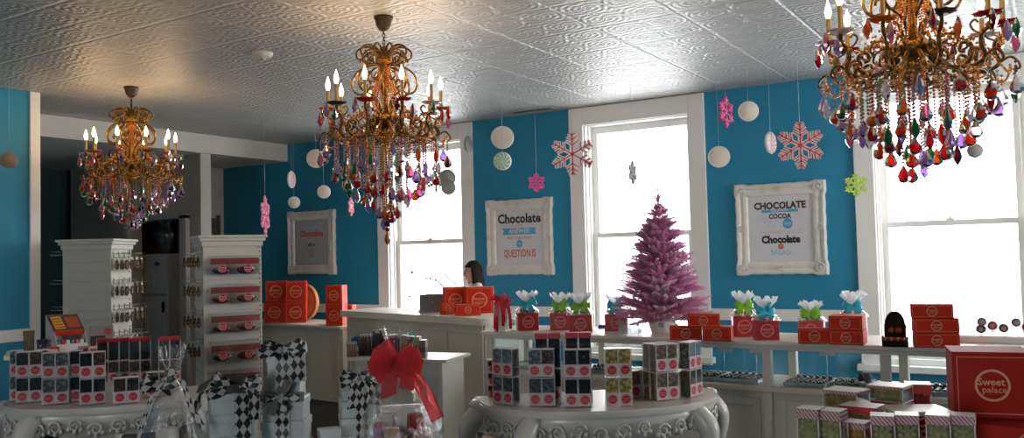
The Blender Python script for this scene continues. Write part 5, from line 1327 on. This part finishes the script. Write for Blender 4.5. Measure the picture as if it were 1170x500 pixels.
# ---------------------------------------------------------------- pictures on the wall
FRAMEM=mat('distressed_white_frame','#dfdcd7',.5,col2='#d3d0c8',cscale=14,bump=.1,bscale=40)
PAPER=mat('poster_paper','#cfd0d6',.6); PAPERD=mat('poster_paper_grey','#a9b0b8',.6)
INK=mat('dark_ink','#2a2a30',.6); BLUEI=mat('blue_ink','#4aa3d0',.6); REDI=mat('coral_ink','#c8564e',.6); PALEB=mat('pale_blue_ink','#9cc0d8',.6); PINKI=mat('pale_coral_ink','#d8a8a4',.6); BROWNI=mat('brown_ink','#4a3630',.6)
def poster(x0,x1,z0,z1,label,draw,paper=PAPER,name='framed_poster',ts=1.0):
    xc,zc=(x0+x1)/2,(z0+z1)/2; w,h=x1-x0,z1-z0
    t=thing(name,label,'framed poster',(xc,D-.002,zc),0)
    # wavy outer frame
    n=18; out=[]
    def wav(f): return .006*math.sin(f*PI*6)**2+.010*(1 if f<.12 or f>.88 else 0)
    for i in range(n): f=i/n; out.append((-w/2+w*f,-h/2-wav(f)+.012))
    for i in range(n): f=i/n; out.append((w/2+wav(f)-.012,-h/2+h*f))
    for i in range(n): f=i/n; out.append((w/2-w*f,h/2+wav(f)-.012))
    for i in range(n): f=i/n; out.append((-w/2-wav(f)+.012,h/2-h*f))
    fw=.125
    inn=[]
    for (x,z) in out:
        k=max(abs(x)/(w/2-fw),abs(z)/(h/2-fw)); inn.append((x/k,z/k))
    N=len(out); vs=[];fs=[]
    prof=[(0,0),(0,-.03),(.12,-.045),(.3,-.04),(.45,-.028),(.7,-.034),(.9,-.03),(1,-.018),(1,0)]
    for (f,y) in prof:
        for (a,b) in zip(out,inn): vs.append((a[0]*(1-f)+b[0]*f,y,a[1]*(1-f)+b[1]*f))
    for k in range(len(prof)-1):
        for i in range(N): fs.append((k*N+i,k*N+(i+1)%N,(k+1)*N+(i+1)%N,(k+1)*N+i))
    m=MB(); m.add(vs,fs,0,False); m.build('frame',FRAMEM,t)
    def orn(fn):
        m=MB(); fn(m); m.build('frame_ornament',FRAMEM,t)
    for sx in (-1,1):
        for sz in (-1,1):
            def cor(m):
                c=(sx*(w/2-.065),sz*(h/2-.065))
                for q in range(2): m.tube([(a,-.043,b) for a,b in spiral(c,.045,1.1,.8*q+1.2*sx,1 if q else -1,14)],.006,5)
                m.ball((c[0],-.042,c[1]),.018,0,2,sq=(1,.5,1))
            orn(cor)
    for sx in (-1,1):
        orn(lambda m: m.tube([(a,-.042,b) for a,b in spiral((sx*(w/2-.06),0),.035,1.2,0,sx,14)],.006,5))
        orn(lambda m: m.tube([(a,-.042,b) for a,b in spiral((0,sx*(h/2-.06)),.035,1.2,0,sx,14)],.006,5))
    MB().box(-w/2+fw-.01,-.014,-h/2+fw-.01,w/2-fw+.01,-.002,h/2-fw+.01).build('sheet',paper,t)
    draw(t,w-2*fw,h-2*fw,-.0145)
    for ch in t.children:
        if ch.name.split('.')[0] in ('lettering','banner','round_badge'): ch.scale=(ts,1,ts*1.04)
    return t
def put(t,name,mats,fn):
    m=MB(); fn(m); return m.build(name,mats,t)
def draw_mid(t,w,h,y):
    put(t,'lettering',INK,lambda m: m.text('Chocolate',.15,(0,h*.36),y,0,bold=.005,sx=.98))
    put(t,'lettering',REDI,lambda m: (m.text('IS THE',.035,(0,h*.225),y,0), m.box(-w*.38,y-.0005,h*.224,-w*.14,y,h*.228), m.box(w*.14,y-.0005,h*.224,w*.38,y,h*.228)))
    def ban(m):
        m.prism([(-w*.40,h*.05),(w*.40,h*.05),(w*.36,h*.115),(w*.40,h*.18),(-w*.40,h*.18),(-w*.36,h*.115)],-y,-y+.0008,0,Matrix(((1,0,0,0),(0,0,-1,0),(0,1,0,0),(0,0,0,1))))
        m.text('ANSWER',.078,(0,h*.115),y-.0012,1,sx=.95,bold=.002)
    put(t,'banner',[BLUEI,PAPER],ban)
    put(t,'lettering',REDI,lambda m: m.text('WHO CARES WHAT',.042,(0,-h*.02),y,0,sx=.95))
    put(t,'round_badge',[BLUEI,PAPER],lambda m: (m.disc((0,-h*.135),.046,y-.001,24,0), m.text('THE',.034,(0,-h*.135),y-.0025,1)))
    put(t,'lettering',REDI,lambda m: m.text('QUESTION IS',.125,(0,-h*.33),y,0,sx=.62,bold=.002))
def draw_right(t,w,h,y):
    put(t,'lettering',BROWNI,lambda m: m.text('CHOCOLATE',.098,(0,h*.40),y,0,sx=.95,bold=.005))
    put(t,'lettering',[BLUEI,PAPER],lambda m: (m.box(-w*.34,y-.0008,h*.285,w*.34,y,h*.335,0), m.text('COMES FROM',.03,(0,h*.31),y-.0012,1)))
    put(t,'lettering',INK,lambda m: m.text('COCOA',.072,(0,h*.215),y,0,sx=.9,bold=.003))
    put(t,'lettering',PINKI,lambda m: [m.box(s*w*.30-w*.07,y-.0006,h*(.21+.02*k),s*w*.30+w*.07,y,h*(.213+.02*k)) for s in (-1,1) for k in (-1,0,1)])
    put(t,'lettering',PALEB,lambda m: m.text('WHICH',.05,(-w*.17,h*.125),y,0))
    put(t,'lettering',PALEB,lambda m: m.text('IS A',.05,(-w*.17,h*.045),y,0))
    put(t,'round_badge',[BLUEI,PAPER],lambda m: (m.disc((w*.14,h*.085),.055,y-.001,24,0), m.text('TREE',.038,(w*.14,h*.085),y-.0025,1)))
    put(t,'lettering',PINKI,lambda m: m.text('THAT MAKES IT A PLANT',.048,(0,-h*.06),y,0,sx=.82))
    put(t,'lettering',INK,lambda m: m.text('Chocolate',.105,(0,-h*.19),y,0,bold=.006,sx=.95))
    put(t,'round_badge',[REDI,PAPER],lambda m: (m.disc((0,-h*.305),.03,y-.001,20,0), m.text('IS',.034,(0,-h*.305),y-.0025,1)))
    put(t,'lettering',PALEB,lambda m: m.text('SALAD',.075,(0,-h*.415),y,0,sx=1.0,bold=.002))
def draw_left(t,w,h,y):
    put(t,'lettering',PALEB,lambda m: m.text('I COULD GIVE UP',.05,(0,h*.38),y,0,sx=.9))
    put(t,'lettering',REDI,lambda m: m.text('Chocolate',.115,(0,h*.22),y,0,bold=.005))
    put(t,'lettering',PINKI,lambda m: m.text('BUT I AM',.03,(0,h*.06),y,0))
    put(t,'lettering',INK,lambda m: m.text('NOT A',.05,(0,-h*.06),y,0,bold=.003))
    put(t,'round_badge',REDI,lambda m: (m.ring((0,-h*.25),.045,.056,y-.001,24,0), m.ring((0,-h*.25),.018,.026,y-.001,18,0)))
    put(t,'lettering',PALEB,lambda m: m.text('QUITTER',.05,(0,-h*.41),y,0,sx=1.2))
poster(-5.475,-4.612,1.283,2.125,'ornate white framed chocolate poster between the left and middle windows',draw_mid,ts=.9)
poster(-2.62,-1.782,1.258,2.118,'ornate white framed chocolate poster right of the pink tree',draw_right,ts=.84)
poster(-8.632,-7.783,1.319,2.148,'ornate white framed poster above orange boxes at the far left of the wall',draw_left,PAPERD,ts=.85)

# ---------------------------------------------------------------- hanging decorations
THREAD=mat('clear_thread','#b8c4c8',.4)
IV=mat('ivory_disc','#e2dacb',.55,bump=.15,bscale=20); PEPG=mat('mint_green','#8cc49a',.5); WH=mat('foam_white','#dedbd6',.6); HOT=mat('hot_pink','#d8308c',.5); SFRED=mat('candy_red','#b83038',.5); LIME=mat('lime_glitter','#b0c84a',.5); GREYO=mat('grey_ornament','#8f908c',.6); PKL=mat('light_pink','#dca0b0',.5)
def hang_thing(name,p,label,cat,rz,grp,fn,top):
    t=thing(name,label,cat,p,rz,grp); fn(t)
    L=H-p.z
    MB().tube([(0,0,top),(0,0,L-.001)],.0013,5).build('thread',THREAD,t)
    return t
def f_disc(R,front=IV,rim=WH,dec=None):
    def fn(t):
        m=MB(); m.lathe([(0,-.016),(R*.86,-.016),(R*.97,-.012),(R,-.0),(R*.97,.012),(R*.86,.016),(0,.016)],36,M=Matrix.Rotation(PI/2,4,'X')); m.build('disc_body',rim,t)
        m=MB(); m.lathe([(0,.0),(R*.82,0),(R*.86,-.004)],36,M=Matrix.Translation((0,-.021,0))@Matrix.Rotation(PI/2,4,'X')); m.ring((0,0),R*.85,R*.92,-.0195,36); m.build('face',front,t)
    return fn
def f_mint(R,c1,c2=WH,n=10):
    def fn(t):
        m=MB(); m.lathe([(0,-.014),(R*.9,-.014),(R,0),(R*.9,.014),(0,.014)],36,M=Matrix.Rotation(PI/2,4,'X')); m.build('disc_body',c2,t)
        m=MB()
        for s in (-1,1):
            for k in range(n):
                a0=2*PI*k/n; L=[];Rr=[]
                for i in range(8):
                    f=i/7; a=a0+f*.55; r=R*(.1+.8*f); hw=.5*2*PI/n*.5
                    L.append((r*math.cos(a-hw),r*math.sin(a-hw))); Rr.append((r*math.cos(a+hw),r*math.sin(a+hw)))
                vs=[(x,s*.0155,z) for x,z in L+Rr]; fs=[(i,i+1,8+i+1,8+i) for i in range(7)]; m.add(vs,fs,0)
        m.build('swirl',c1,t)
    return fn
def f_snow(R,c1,c2,th=.016,branches=3,edge=True):
    def fn(t):
        def arms(m,w,y,dep):
            for k in range(6):
                M=Matrix.Rotation(PI/3*k+PI/6*0,4,'Y')
                m.box(-w/2,y,0,w/2,y+dep,R*.98,0,M)
                for q,f in enumerate((.42,.66,.86)[:branches]):
                    for s in (-1,1):
                        Mb=M@Matrix.Translation((0,0,R*f))@Matrix.Rotation(s*PI/3.2,4,'Y'); m.box(-w*.4,y,0,w*.4,y+dep,R*(.36-.08*q),0,Mb)
        m=MB(); arms(m,R*.17,-th/2,th); m.build('arms',c1,t)
        if edge:
            m=MB(); arms(m,R*.045,-th/2-.003,.003); m.ball((0,-th/2,0),R*.09,0,1,sq=(1,.4,1)); m.build('arm_stripe',c2,t)
    return fn
def rr(px,dep): return px*dep/F_PX
Yh=7.35
def dec(px,py,Y=Yh): p=atY(px,py,Y); return p, depth_of(p)
DI='hanging decorations along the window wall'
for px,py,r,lb in ((574,157,13.2,'large ivory disc ornament above the green mint, left of the middle window'),(361,181,10.8,'ivory disc ornament hanging left of the middle chandelier'),(370,219,7.6,'small ivory disc ornament above right side of the left poster'),(336,231,6.8,'smallest ivory disc ornament over the left poster'),(855,127,11.6,'upper ivory disc ornament right of the middle window'),(821.5,179,12.4,'lower ivory disc ornament at the right edge of middle window')):
    p,dp=dec(px,py); hang_thing('disc_ornament',p,lb,'hanging ornament',facing(p)*.9,DI,f_disc(rr(r,dp)),rr(r,dp))
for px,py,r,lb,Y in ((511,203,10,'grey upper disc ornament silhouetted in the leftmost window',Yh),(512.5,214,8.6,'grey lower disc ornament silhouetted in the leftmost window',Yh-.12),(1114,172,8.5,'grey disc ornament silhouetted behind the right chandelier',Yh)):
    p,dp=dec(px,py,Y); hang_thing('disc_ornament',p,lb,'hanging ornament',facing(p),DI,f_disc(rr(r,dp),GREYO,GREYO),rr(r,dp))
p=atX(10,183,-7.3); dp=depth_of(p); hang_thing('disc_ornament',p,'tan disc ornament hanging by the far left wall','hanging ornament',facing(p),DI,f_disc(rr(9,dp),mat('tan_disc','#a88a70',.6),mat('tan_disc','#a88a70',.6)),rr(9,dp))
p,dp=dec(574,184,Yh-.12); hang_thing('mint_ornament',p,'green and white swirl mint ornament under the large ivory disc','hanging ornament',facing(p),DI,f_mint(rr(10.5,dp),PEPG),rr(10.5,dp))
for px,py,r,lb,c,ed in ((880.5,163,13,'pink and white mint ornament turned edge on beside the big snowflake',PKL,1.15),(333,205,10,'small pink mint ornament turned edge on above the left poster',PKL,1.15),(535,165,10,'grey mint ornament turned edge on at the leftmost window frame',GREYO,1.2)):
    p,dp=dec(px,py); hang_thing('mint_ornament',p,lb,'hanging ornament',facing(p)+ed,DI,f_mint(rr(r,dp),c,WH if c is not GREYO else GREYO),rr(r,dp))
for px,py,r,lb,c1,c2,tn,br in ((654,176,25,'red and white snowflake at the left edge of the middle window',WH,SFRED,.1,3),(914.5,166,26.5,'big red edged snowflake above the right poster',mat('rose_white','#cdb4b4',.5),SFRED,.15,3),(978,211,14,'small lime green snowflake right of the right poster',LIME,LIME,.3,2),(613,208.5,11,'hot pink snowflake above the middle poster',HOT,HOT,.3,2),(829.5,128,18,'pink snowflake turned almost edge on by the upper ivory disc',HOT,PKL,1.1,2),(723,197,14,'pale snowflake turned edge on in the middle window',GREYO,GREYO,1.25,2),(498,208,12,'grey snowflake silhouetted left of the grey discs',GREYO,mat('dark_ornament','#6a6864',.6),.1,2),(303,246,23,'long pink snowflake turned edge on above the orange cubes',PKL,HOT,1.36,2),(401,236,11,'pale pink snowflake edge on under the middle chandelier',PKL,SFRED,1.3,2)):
    p,dp=dec(px,py,Yh if px!=303 else 6.6); hang_thing('snowflake_ornament',p,lb,'hanging ornament',facing(p)+tn,DI,f_snow(rr(r,dp),c1,c2,.016,br,c1 is not c2),rr(r,dp)*.98)
# smoke detector on the ceiling
p=atZ(300,60,H); t=thing('smoke_detector','round white smoke detector on the ceiling between left and middle chandeliers','smoke detector',(p.x,p.y,H),0)
MB().lathe([(0,0),(.075,0),(.075,-.014),(.06,-.035),(.03,-.042),(0,-.042)],28).build('housing',mat('detector_white','#d0ccc4',.5),t); MB().lathe([(0,-.042),(.02,-.043),(.018,-.056),(0,-.057)],16).build('sensor_cap',mat('detector_grey','#a8a49c',.5),t)
p=atZ(607,126,H); t=thing('ceiling_vent','thin dark slot vent at the ceiling edge left of the middle window','vent',(p.x,p.y,H),0)
MB().box(-.24,-.03,-.004,.24,.03,0).build('slot',mat('vent_dark','#2a2826',.7),t)
m=MB(); m.box(-.25,-.036,-.008,.25,-.03,0).box(-.25,.03,-.008,.25,.036,0); m.build('rim',mat('vent_rim','#8a8682',.6),t)

# ---------------------------------------------------------------- appliance in the closet doorway
FW=mat('appliance_white','#e6eaee',.35)
fx0=atY(160.5,292,7.1).x; fx1=atY(189,292,7.1).x; ft=atY(175,290,7.1).z; fm=atY(175,337,7.1).z
t=thing('freezer','white upright freezer with blue oval badge standing in the closet doorway','freezer',((fx0+fx1)/2,7.1,0),.0)
w_=(fx1-fx0)/2; 
MB().cbox(-w_,.03,0,w_,.40,ft,.012).build('body',FW,t)
d1=MB().cbox(-w_,0,fm+.008,w_,.03,ft-.002,.01).build('door',FW,t); d2=MB().cbox(-w_,0,.08,w_,.03,fm-.008,.01).build('door',FW,t)
MB().cbox(w_-.05,-.03,fm-.22,w_-.02,0,fm-.08,.006).build('handle',mat('black_handle','#1c1c1e',.5),d2)
m=MB(); m.lathe([(0,0),(1,0),(1,.006),(0,.006)],24,M=Matrix.Translation((w_*.35,-.001,ft-.13))@Matrix.Diagonal((.06,1,.026,1))@Matrix.Rotation(PI/2,4,'X')); m.build('badge',mat('badge_blue','#2a5a9a',.3),d1)
m=MB(); m.cbox(-.045,-.008,ft-.42,.03,0,ft-.26,.004); m.cbox(-.02,-.012,ft-.36,.005,-.008,ft-.32,.002); m.build('control_plate',mat('plate_light','#d8dcde',.4),d1)
p=Vector(((fx0+fx1)/2,7.28,ft+.001)); t=thing('wire_basket','dark wire basket on top of the freezer','basket',p,0); DW=mat('dark_wire','#4a3c30',.5)
m=MB()
for z in (.004,.06,.12): m.tube([(x,y,z) for x,y in ((-.2,-.13),(.2,-.13),(.2,.13),(-.2,.13))],.004,5,closed=True)
for k in range(9):
    x=-.2+.05*k; m.tube([(x,-.13,.12),(x,-.13,.004),(x,.13,.004),(x,.13,.12)],.003,4)
m.build('wires',DW,t); MB().tube([(.2*math.cos(a*PI/14),-.13,.12+.12*math.sin(a*PI/14)) for a in range(15)],.005,6).build('handle',DW,t)
t=thing('foil_bundle','crumpled silver plastic wrapped bundle in the basket on the freezer','plastic bundle',(p.x+.01,p.y,p.z+.009),0)
cello_mesh([(.09,.005),(.12,.06),(.13,.13),(.17,.19),(.18,.26),(.12,.33),(.09,.38),(.16,.45)],88,40,.2,.6).build('film',mat('silver_film','#9aa0a6',.25,metal=.6,bump=.8,bscale=14),t)
# ---------------------------------------------------------------- pink tinsel tree on the case
tp=case_px(757,.30); TP=Vector((tp.x,tp.y,Zc))
tree=thing('pink_tree','pink artificial christmas tree in a white wrapped pot on the display case','christmas tree',TP,0)
dpt=depth_of(TP); zt=lambda y: EYE-(y-287.5)/F_PX*dpt-Zc
zt0,zt1=zt(362),zt(206); Rt=54*dpt/F_PX
MB().tube([(0,0,.02),(0,0,zt1-.05)],[.014,.004],8).build('trunk',mat('tree_stem','#8a5a6a',.6),tree)
rt=random.Random(11)
def tuft(m,base,d,L,r0,n,mi):
    """a branch tip: short flat needles round a curved stem"""
    d=d.normalized(); X,Y=basis(d); vs=[];fs=[]
    for i in range(n):
        t=i/n; a=i*2.399; rad=(X*math.cos(a)+Y*math.sin(a)); b=base+d*(L*t); nl=r0*(1-.75*t)*rt.uniform(.8,1.2)
        tip=b+rad*nl+d*(nl*.8); sd=rad.cross(d).normalized()*.0042
        k=len(vs); vs+= [b-sd,b+sd,tip+sd*.5,tip-sd*.5]; fs.append((k,k+1,k+2,k+3))
    m.add(vs,fs,mi)
NE=[mat_film('pink_needles','#dc9cc2',.93),mat_film('dusty_pink_needles','#d8a8c6',.93),mat_film('mauve_needles','#e6c8da',.93)]
m=MB(); nl=16
for l in range(nl):
    f=l/(nl-1); z=zt0+(zt1-.20-zt0)*f; R=Rt*.97*(1-f)**.64+.03; nb=int(21*(1-f)+5)
    for k in range(nb):
        a=2*PI*(k+.5*(l%2))/nb+rt.uniform(-.12,.12); up=rt.uniform(-.12,.30)+f*.45; d=Vector((math.cos(a),math.sin(a),up)).normalized(); L=R*rt.uniform(.85,1.08)
        tipw=Vector((TP.x,TP.y,0))+d*L; bw=[o for o in C.objects if o.name.startswith('treat_bag') and o.get('category')]
        if z<.42 and any((Vector((o.location.x,o.location.y,0))-Vector((tipw.x,tipw.y,0))).length<.17 for o in bw): L*=.62
        mi=rt.choice((0,0,1,1,2))
        tuft(m,d*(L*.12)+Vector((0,0,z)),d,L*.88,.034,int(130*L/.3)+26,mi)
        for s in (-1,1):
            if L>.14:
                d2=Vector((math.cos(a+s*.5),math.sin(a+s*.5),up+.15)); tuft(m,d*(L*.5)+Vector((0,0,z)),d2,L*.42,.028,38,mi)
for k in range(7): tuft(m,Vector((0,0,zt1-.25+.02*k)),Vector((math.cos(k*2.1),math.sin(k*2.1),1.3)),.085,.024,34,0)
tuft(m,Vector((0,0,zt1-.16)),Vector((0,0,1)),.17,.022,70,2)
m.build('branches',NE,tree)
cello_mesh([(.075,.001),(.092,.05),(.098,.12),(.09,.17),(.06,.185)],3,36,.08).build('wrapped_pot',mat('white_wrap','#dedbdd',.6,bump=.3,bscale=18),tree)
t=thing('plastic_wrap','loose clear plastic wrap beside the pot of the pink tree','plastic wrap',case_px(720,.13),.3)
cello_mesh([(.07,.001),(.08,.02),(.07,.05),(.045,.075),(.02,.09)],15,36,.25).build('film',mat_film('frosted_film','#dfe3e6',.35),t)
for i in range(24):
    l=rt.random(); a=rt.uniform(0,2*PI); z=zt0+(zt1-.25-zt0)*l; R=Rt*(1-l)**.8*.98+.03
    if i<5: a=[-2.3,-1.75,-1.2,-.85,-2.7][i]; z=zt0-.0; R=Rt*.9
    o=thing('tree_ornament',['tiny silver snowflake ornament hanging from the pink tree','tiny pale bead ornament hanging from the pink tree'][i%2],'ornament',(TP.x+R*math.cos(a),TP.y+R*math.sin(a),TP.z+z-.03),rt.uniform(0,3),['silver snowflakes on the pink tree','pale beads on the pink tree'][i%2])
    if i%2==0:
        def mk():
            m=MB()
            for k in range(6): m.box(-.003,-.0015,0,.003,.0015,.022,0,Matrix.Rotation(PI/3*k,4,'Y')); m.box(-.008,-.0015,.012,.008,.0015,.016,0,Matrix.Rotation(PI/3*k,4,'Y'))
            return m.mesh('flake',mat('ornament_silver','#8a8688',.4,metal=.4))
        link('flake',cached(('orn',0),mk),o)
    else: link('bead',cached(('orn',1),lambda: MB().ball((0,0,0),.011,0,2).mesh('bead',mat('ornament_pale','#c8b8c0',.3))),o)
    link('hook',cached(('orn','h'),lambda: MB().tube([(0,0,.02),(0,0,.045)],.001,4).mesh('hook',CHROME)),o)

# ---------------------------------------------------------------- the woman behind the counter
pp=atD(541,311,9.0); PX_,PY_=pp.x,pp.y
per=bpy.data.objects.new('person',None); C.objects.link(per); per.location=(PX_,PY_,0)
prz=math.radians(-90+8)   # her own front (-Y) turned toward image left
# image left in world is -_r ; local -Y -> (sin rz, -cos rz)
dl=(-_r*.95 - _f*.31); prz=math.atan2(dl.x,-dl.y); per.rotation_euler=(0,0,prz)
tag(per,'woman with dark shoulder length hair and glasses in profile behind the cash counter','person')
SK=mat('skin','#b98a72',.5); HAIR=mat('dark_hair','#17130f',.65,spec=.15,col2='#241c17',cscale=50); TOP=mat('pale_blouse','#c9c8cc',.7,bump=.1,bscale=30); TROU=mat('dark_trousers','#22242a',.7); SHOE=mat('black_shoe','#141414',.5)
hc=pp.z+.0   # head centre height
S=hc/1.52
def skin_mesh(name,verts,edges,radii,mt,parent,sub=2):
    me=bpy.data.meshes.new(name); me.from_pydata(verts,edges,[]); o=bpy.data.objects.new(name,me); C.objects.link(o); o.parent=parent
    sm=o.modifiers.new('skin','SKIN'); 
    for i,r in enumerate(radii): me.skin_vertices[0].data[i].radius=(r,r) if not isinstance(r,tuple) else r
    me.skin_vertices[0].data[0].use_root=True
    sm.use_smooth_shade=True; su=o.modifiers.new('sub','SUBSURF'); su.levels=sub; su.render_levels=sub
    me.materials.append(mt); return o
s=S
V=[(0,0,.88),(0,.01,1.0),(0,.015,1.12),(0,.01,1.26),(0,.015,1.37),(0,.005,1.43),   # 0 pelvis ..5 neck
   (.15,.01,1.335),(.20,.0,1.10),(.19,-.16,1.00),(.17,-.23,1.015),                   # 6-9 arm
   (-.15,.01,1.335),(-.20,.0,1.10),(-.19,-.16,1.00),(-.17,-.23,1.015),               # 10-13
   (.085,0,.80),(.09,.01,.46),(.09,.03,.09),(.09,-.10,.04),                          # 14-17 leg
   (-.085,0,.80),(-.09,.01,.46),(-.09,.03,.09),(-.09,-.10,.04)]
Ed=[(0,1),(1,2),(2,3),(3,4),(4,5),(4,6),(6,7),(7,8),(8,9),(4,10),(10,11),(11,12),(12,13),(0,14),(14,15),(15,16),(16,17),(0,18),(18,19),(19,20),(20,21)]
Rr_=[(.15,.11),(.125,.095),(.13,.10),(.14,.10),(.085,.075),.05,.06,.045,.036,.03,.06,.045,.036,.03,.085,.058,.042,.035,.085,.058,.042,.035]
V=[(x*s,y*s,z*s) for x,y,z in V]; Rr_=[tuple(q*s for q in r) if isinstance(r,tuple) else r*s for r in Rr_]
body=skin_mesh('body',V,Ed,Rr_,TOP,per)
body.data.materials.append(TROU)
# hands with fingers
for sx in (-1,1):
    hv=[(sx*.17,-.23,1.015),(sx*.168,-.28,1.01)]; he=[(0,1)]; hr=[.026,.03]
    for q in range(4):
        bx=sx*(.168+(-.027+.018*q)); k=len(hv); L=[.058,.07,.066,.05][q]
        hv+=[(bx,-.305,1.012),(bx,-.305-L*.55,1.008),(bx,-.305-L,.992)]; he+=[(1,k),(k,k+1),(k+1,k+2)]; hr+=[.010,.009,.0075]
    k=len(hv); hv+=[(sx*.135,-.262,1.0),(sx*.118,-.295,.995),(sx*.116,-.318,.99)]; he+=[(0,k),(k,k+1),(k+1,k+2)]; hr+=[.013,.011,.009]
    skin_mesh('hand',[(x*s,y*s,z*s) for x,y,z in hv],he,[r*s for r in hr],SK,per,1)
# head: shaped ellipsoid with face
def head():
    bm=bmesh.new(); bmesh.ops.create_uvsphere(bm,u_segments=40,v_segments=30,radius=1); bm.verts.index_update()
    for v in bm.verts:
        x,y,z=v.co
        X=x*.074; Y=y*.094; Z=z*.112
        if z<0: # jaw narrows and chin comes forward
            k=-z; X*=1-.34*k**1.5; Y=Y*(1-.28*k)-.022*k
        if y<-.5 and abs(x)<.9: Y*=.96
        g=lambda cx,cz,sx,sz: math.exp(-((X-cx)/sx)**2-((Z-cz)/sz)**2)
        if y<0:
            Y-=.024*g(0,-.022,.011,.016)+.012*g(0,-.002,.008,.02)      # nose
            Y+=.010*(g(.03,.006,.014,.010)+g(-.03,.006,.014,.010))      # eye sockets
            Y-=.007*g(0,-.058,.020,.006)+.006*g(0,-.068,.018,.006)      # lips
            Y+=.004*g(0,-.0625,.022,.0025)
            Y-=.008*g(0,-.092,.018,.012)                                # chin
            Y-=.004*(g(.028,.022,.02,.006)+g(-.028,.022,.02,.006))      # brow
        v.co=(X,Y,Z)
    m=MB(); m.add([v.co.copy() for v in bm.verts],[[v.index for v in f.verts] for f in bm.faces],0,True); bm.free(); return m
HM=Matrix.Translation((0,-.012*s,hc))@Matrix.Rotation(.06,4,'X')@Matrix.Scale(s*1.04,4)
hd=head(); mm=MB(); mm.add(hd.v,hd.f,0,True,HM)
for sx in (-1,1):
    mm.ball((sx*.075,.005,-.008),.026,0,2,HM,sq=(.3,.65,1.1))
mm.tube([(0,.012,-.09),(0,.02,-.16)],.046,14,0,HM)
mm.build('head',SK,per)
e=MB()
for sx in (-1,1): e.ball((sx*.03,-.074,.006),.0115,0,2,HM)
e.build('eye',mat('eye_white','#d8d4d0',.2),per)
e=MB()
for sx in (-1,1): e.ball((sx*.03,-.0825,.006),.0055,0,2,HM)
e.build('iris',mat('eye_dark','#2a1a12',.2),per)
e=MB(); e.ball((0,-.094,-.0595),.016,0,2,HM,sq=(1.2,.3,.28)); e.ball((0,-.092,-.067),.014,0,2,HM,sq=(1.1,.35,.3)); e.build('lips',mat('lips_rose','#9a5a54',.4),per)
e=MB()
for sx in (-1,1):
    e.tube([(sx*.031+.019*math.cos(a*PI/8),-.095,.006+.015*math.sin(a*PI/8)) for a in range(16)],.0016,5,0,HM,closed=True); e.tube([(sx*.05,-.094,.009),(sx*.074,-.06,.011),(sx*.079,.0,.006)],.0015,5,0,HM)
    e.tube([(sx*.016,-.09,.030),(sx*.032,-.094,.034),(sx*.05,-.084,.029)],.0028,5,0,HM)
e.tube([(-.012,-.098,.009),(0,-.101,.011),(.012,-.098,.009)],.0015,5,0,HM)
e.build('glasses',mat('glasses_dark','#201a18',.3),per)
# hair: cap plus a curtain down to the shoulders
bm=bmesh.new(); bmesh.ops.create_uvsphere(bm,u_segments=44,v_segments=32,radius=1); bm.verts.index_update(); hv=[]
for v in bm.verts:
    x,y,z=v.co; a=math.atan2(x,-y)   # 0 = face
    X,Y,Z=x*.090,y*.108+.012,z*.125+.012
    if z<-.05:
        k=min(1,(-z)/.95); Z=-.02-k*.175; sp=1+.12*math.sin(k*PI); rad=max(math.hypot(x,y),.0)
        ang=math.atan2(y,x); rr_=.090*(.97+.1*k); X=math.cos(ang)*rr_*sp*(.98 if z>-.96 else .4); Y=math.sin(ang)*rr_*1.1*sp*(1 if z>-.96 else .4)+.016
    if abs(a)<1.05 and z<.52: # open face
        kk=(1.05-abs(a))/1.05; Y=max(Y,-.035+.0*kk) if z<.30 else max(Y,-.085)
        if z<.30 : X = X if abs(X)>.066 else math.copysign(.070,X if abs(X)>1e-6 else 1)
    j=.003*math.sin(a*23+z*4)
    hv.append((X*(1+j*6),Y*(1+j*4),Z))
fs=[[v.index for v in f.verts] for f in bm.faces if not (abs(math.atan2(sum(q.co.x for q in f.verts),-sum(q.co.y for q in f.verts)))<.95 and sum(q.co.z for q in f.verts)/len(f.verts)<.42)]
m=MB(); m.add(hv,fs,0,True,HM); bm.free()
m.build('hair',HAIR,per)
WORLD, EXPO = 12.5, 0.14
# ---------------------------------------------------------------- light
w=bpy.data.worlds.new('overcast_sky'); sc.world=w; w.use_nodes=True
bg=w.node_tree.nodes['Background']; bg.inputs['Color'].default_value=(1.0,.985,.965,1); bg.inputs['Strength'].default_value=WORLD
def portal(name,x0,x1,z0,z1,y,into):
    l=bpy.data.lights.new(name,'AREA'); l.shape='RECTANGLE'; l.size=x1-x0; l.size_y=z1-z0; l.cycles.is_portal=True
    o=bpy.data.objects.new(name,l); C.objects.link(o); o.location=((x0+x1)/2,y,(z0+z1)/2); o.rotation_euler=(-PI/2 if into<0 else PI/2,0,0)
for a,b in WINS: portal('daylight_portal',a+.18,b-.18,ZW0,ZW1,D+.25,-1)
for a,b in FH: portal('daylight_portal',a,b,.6,2.7,YF-.19,1)
for a,b in RH:
    l=bpy.data.lights.new('daylight_portal','AREA'); l.shape='RECTANGLE'; l.size=b-a; l.size_y=2.15; l.cycles.is_portal=True
    o=bpy.data.objects.new('daylight_portal',l); C.objects.link(o); o.location=(XR+.19,(a+b)/2,1.675); o.rotation_euler=(PI/2,0,PI/2)
sc.view_settings.view_transform='Standard'; sc.view_settings.look='None'; sc.view_settings.gamma=1; sc.view_settings.use_curve_mapping=False
sc.view_settings.exposure=EXPO
sc.cycles.transparent_max_bounces=24; sc.cycles.max_bounces=10; sc.cycles.transmission_bounces=6; sc.cycles.sample_clamp_indirect=6; sc.cycles.caustics_reflective=False; sc.cycles.caustics_refractive=False
